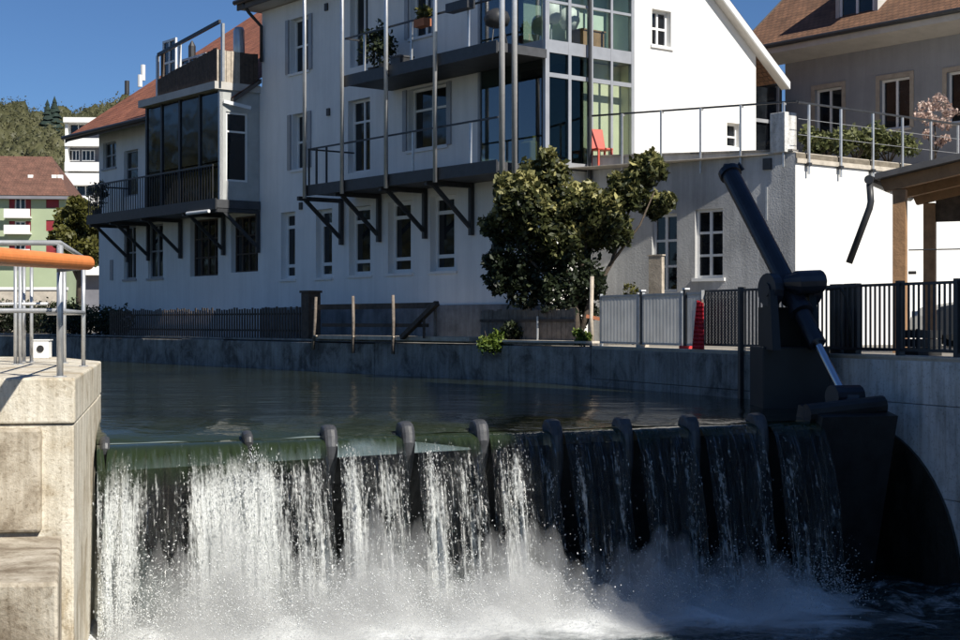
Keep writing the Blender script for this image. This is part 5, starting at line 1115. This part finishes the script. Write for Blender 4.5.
# ------------------------------------------------------------------ big shrub and bushes
YS = 31.6; lobes = []
for x, y, r, w_ in ((520, 195, 30, 3), (545, 175, 26, 2.4), (540, 215, 36, 3), (505, 225, 26, 2), (575, 205, 32, 3), (605, 210, 28, 2.3), (628, 190, 25, 2.2), (648, 170, 20, 1.5), (655, 205, 17, 1), (612, 232, 22, 1.4), (560, 240, 30, 2), (668, 200, 10, .5), (548, 157, 11, .5), (650, 158, 10, .4), (585, 236, 24, 1.5)):
    c = at(x, y, YS+random.uniform(-.5, .4)); q = r*YS/F*.86; lobes.append((c.x, c.y, c.z, q, q*.95, q*.9, w_))
b0 = at(577, 345, YS); b0 = Vector((b0.x, b0.y, GL))
def lim(*p): return [Vector(q) for q in p]
def pa(x, y, dy=0): return at(x, y, YS+dy)
limbs = [([b0, pa(575, 310), pa(565, 270), pa(545, 220), pa(540, 185)], .10, .03), ([b0, pa(590, 300), pa(612, 262, .1), pa(620, 235), pa(635, 195)], .07, .02), ([pa(570, 290), pa(540, 270), pa(515, 245)], .05, .02), ([pa(575, 300), pa(585, 250), pa(590, 215)], .06, .02), ([pa(612, 262), pa(640, 225), pa(655, 190)], .035, .012)]
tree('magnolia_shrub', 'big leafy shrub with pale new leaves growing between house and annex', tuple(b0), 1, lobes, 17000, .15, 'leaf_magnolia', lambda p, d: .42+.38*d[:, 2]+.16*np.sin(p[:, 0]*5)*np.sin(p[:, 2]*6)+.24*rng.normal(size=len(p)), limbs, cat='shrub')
lobes2 = []  # lower half of the big shrub's crown, its shade put into dark leaf colour
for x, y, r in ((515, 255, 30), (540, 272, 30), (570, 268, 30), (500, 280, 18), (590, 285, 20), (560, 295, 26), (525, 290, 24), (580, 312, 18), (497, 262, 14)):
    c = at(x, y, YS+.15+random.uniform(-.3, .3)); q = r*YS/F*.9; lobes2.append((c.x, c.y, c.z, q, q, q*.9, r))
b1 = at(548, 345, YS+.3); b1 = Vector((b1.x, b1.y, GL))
tree('shaded_lower_crown', 'shaded lower crown of the big shrub with the shade put into dark leaves', tuple(b1), 1, lobes2, 9000, .12, 'leaf_dark', lambda p, d: .35+.2*d[:, 2]+.2*rng.normal(size=len(p)), [([b1, b1+Vector((0, 0, 1.1))], .07, .03), ([b1, b1+Vector((-.6, 0, 1.2))], .05, .02), ([b1, b1+Vector((.5, 0, 1.0))], .05, .02)], cat='shrub')
def bush(x, y, rp, v_, label, lm='leaf_bush', nl=900, hang=False):
    u = B.u(x, v_); c = B.P(u, v_, B.zx(x, y, v_)); r = rp*c.y/F; t = thing('bank_bush', label, 'bush', (c.x, c.y, min(c.z-r, GL+.07)))
    lobes = [(c.x+r*.6*random.uniform(-1, 1), c.y+.1*random.uniform(-1, 1), c.z+r*.5*random.uniform(-1, 1), r*.55, r*.5, r*.5, 1) for k in range(6)]
    m = MB(); bb = Vector((c.x, c.y, GL-.1))
    for k in range(4): m.tube([bb, c+Vector((random.uniform(-.5, .5)*r, 0, random.uniform(-.2, .7)*r))], [.018, .006], 5)
    m.build('stem', 'bark', t); p, d = blob_points(lobes, nl, .2); v, f, tt = leaves(p, .085, np.clip(.5+.35*d[:, 2]+.22*rng.normal(size=nl), 0, 1)); mesh_np('foliage', v, f, lm, t, tone=tt)
bush(490, 342, 17, .12, 'bright green bush hanging over the old bank wall', nl=1500)
bush(583, 336, 10, -.15, 'small bright bush at the foot of the pale wooden pole')
bush(512, 330, 14, -.25, 'dark green bush against the left end of the plank fence', 'leaf_dark')
q = T.P(T.u(633, .8), .8, GL); lobes = [(q.x+.15*random.uniform(-1, 1), q.y, q.z+.5+.5*k/4, .22, .2, .25, 1) for k in range(6)]
tree('climbing_shrub', 'thin olive shrub growing up behind the ribbed panels', tuple(q), 1, lobes, 700, .1, 'leaf_olive', lambda p, d: .5+.25*rng.normal(size=len(p)), [([q, q+Vector((0, 0, 1.1))], .03, .01)], cat='shrub')

# ------------------------------------------------------------------ timber shelter, car and bin behind the fence
PV = Fr(at(900, 322, 24.2)[:2], (.9, -.43), (-.43, -.9)); z_ = GL
sh = thing('timber_shelter', 'open timber shelter with sloping roof behind the bar fence', 'shelter', PV.P(1, -1.5, z_))
ze = PV.z(0, 0, 190)
kk = .20
def sz(u): return ze+.02+kk*u
for u in (0, 3.2):
    for v_ in (0, -3.0): MB().box(PV, u-.1, u+.1, v_-.1, v_+.1, z_, sz(u)-.02).build('post', 'timber', sh)
MB().box(PV, .93, 1.1, -.35, -.15, z_, sz(1)-.3).build('steel_post', 'slab_steel', sh)
for v_ in (0.0, -1.5, -3.0):
    m = MB(); m.hexa([PV.P(-.22, v_-.06, sz(-.22)), PV.P(3.9, v_-.06, sz(3.9)), PV.P(3.9, v_+.11, sz(3.9)), PV.P(-.22, v_+.11, sz(-.22))], [PV.P(-.30, v_-.06, sz(-.3)+.2), PV.P(3.9, v_-.06, sz(3.9)+.2), PV.P(3.9, v_+.11, sz(3.9)+.2), PV.P(-.30, v_+.11, sz(-.3)+.2)]); m.build('rafter', 'timber', sh)
m = MB(); m.hexa([PV.P(-.34, .35, sz(-.34)+.205), PV.P(4, .35, sz(4)+.205), PV.P(4, -3.4, sz(4)+.205), PV.P(-.34, -3.4, sz(-.34)+.205)], [PV.P(-.34, .35, sz(-.34)+.30), PV.P(4, .35, sz(4)+.30), PV.P(4, -3.4, sz(4)+.30), PV.P(-.34, -3.4, sz(-.34)+.30)]); m.build('roof', 'roofing', sh)
MB().box(PV, .105, .92, -3.05, -2.98, PV.zx(930, 222, -3), PV.zx(930, 196, -3)).build('back_panel', 'wood_dark', sh)
MB().tube([PV.P(-.42, .4, sz(-.34)+.2), PV.P(-.42, -3.4, sz(-.34)+.2)], .075, 10).build('gutter', 'dark_steel', sh)
dp = [PV.P(-.42, .33, sz(-.34)+.14), PV.P(-.40, .33, sz(-.34)-.15), PV.P(-.42, .33, sz(-.34)-.25), PV.P(PV.u(849, .33), .33, PV.zx(849, 263, .33))]
MB().tube(dp, .055, 10).build('downpipe', 'dark_steel', sh, smooth=True)
for y_ in (249, 272): MB().tube([PV.P(.1, -.2, PV.zx(930, y_)), PV.P(.93 if y_ < 260 else .22, -.2, PV.zx(930, y_))], .012 if y_ < 260 else .03, 6).build('tie_wire', 'dark_steel', sh)
# parked car, nose to the left
CF = Fr(at(929, 322, 29.0)[:2], (1, -.05), (-.05, -1)); t = thing('parked_car', 'dark parked car with its nose behind the bar fence', 'car', CF.P(2, -.8, GL))
prof = [(0, .35), (.03, .62), (.25, .80), (1.15, .95), (1.85, 1.42), (2.6, 1.5), (3.4, 1.42), (4.0, 1.0), (4.3, .92), (4.35, .4), (4.3, .25), (.1, .25)]
m = MB(); n_ = len(prof); lanes = [(0, .10), (-.06, 0), (-1.64, 0), (-1.7, .1)]
rings = [[CF.P(u+(.05 if dz_ and 0 < i < 9 else 0), v_, GL+z_-dz_*(.4 if z_ > .6 else 0)) for i, (u, z_) in enumerate(prof)] for v_, dz_ in lanes]
for r0_, r1_ in zip(rings, rings[1:]):
    for i in range(n_): m.poly([r0_[i], r0_[(i+1) % n_], r1_[(i+1) % n_], r1_[i]])
m.poly(rings[0][::-1]); m.poly(rings[-1]); m.build('body', 'car_paint', t, bevel=.03)
for u in (.85, 3.4):
    for v_ in (.02, -1.55): o = MB().tube([CF.P(u, v_, GL+.31), CF.P(u, v_-.18, GL+.31)], .31, 18).build('wheel', 'rubber', t); MB().tube([CF.P(u, v_+.01, GL+.31), CF.P(u, v_-.02, GL+.31)], .19, 14).build('rim', 'galvanised', o)
m = MB(); m.poly([CF.P(1.3, .012, GL+.98), CF.P(1.9, .012, GL+1.36), CF.P(3.3, .012, GL+1.36), CF.P(3.7, .012, GL+.98)]); m.build('side_window', 'window_glass', t)
for v_ in (-.15, -1.5): MB().box(CF, -.0, .12, v_-.15, v_+.1, GL+.6, GL+.72).build('headlight', 'chrome', t)
q = W.P(W.u(921, -1.2), -1.2, GL); BN = Fr(q[:2], wd, nW); t = thing('dark_crate', 'dark open crate standing behind the bar fence beside the timber post', 'crate', q)
for a_ in range(3): MB().box(BN, -.22, .22, -.2, .2, GL+.004+a_*.13, GL+.12+a_*.13).build('slat_course', 'rubber', t)
for sx in (-.2, .2): MB().box(BN, sx-.025, sx+.025, .201, .23, GL, GL+.4).build('corner_post', 'rubber', t)
# low garden wall seen through the fence
GWf = Fr(at(735, 322, 30.2)[:2], d2, nG)

# ------------------------------------------------------------------ unseen building added on the right bank to shade the weir's right half
PH = Fr((11.2, 6.0), (-.053, 1), (-1, -.053)); t = thing('shade_building', 'plain unseen building added on the right bank to shade the weir', 'building', PH.P(4, -2.5, GL))
MB().prism([(11.2, 6.0), (10.6, 17.2), (16.6, 10.2), (16.6, 4.0)][::-1], GL, 14.6).build('wall', 'grey_plaster', t)
MB().prism([(11.08, 5.9), (10.45, 17.6), (16.75, 10.3), (16.75, 3.9)][::-1], 14.602, 14.85).build('roof', 'roofing', t)
for i in range(4): window(t, PH, (.8+i*2.5, 2.2+i*2.5, 2.5, 4.6), (.5,), (.5,), -.06, .08)
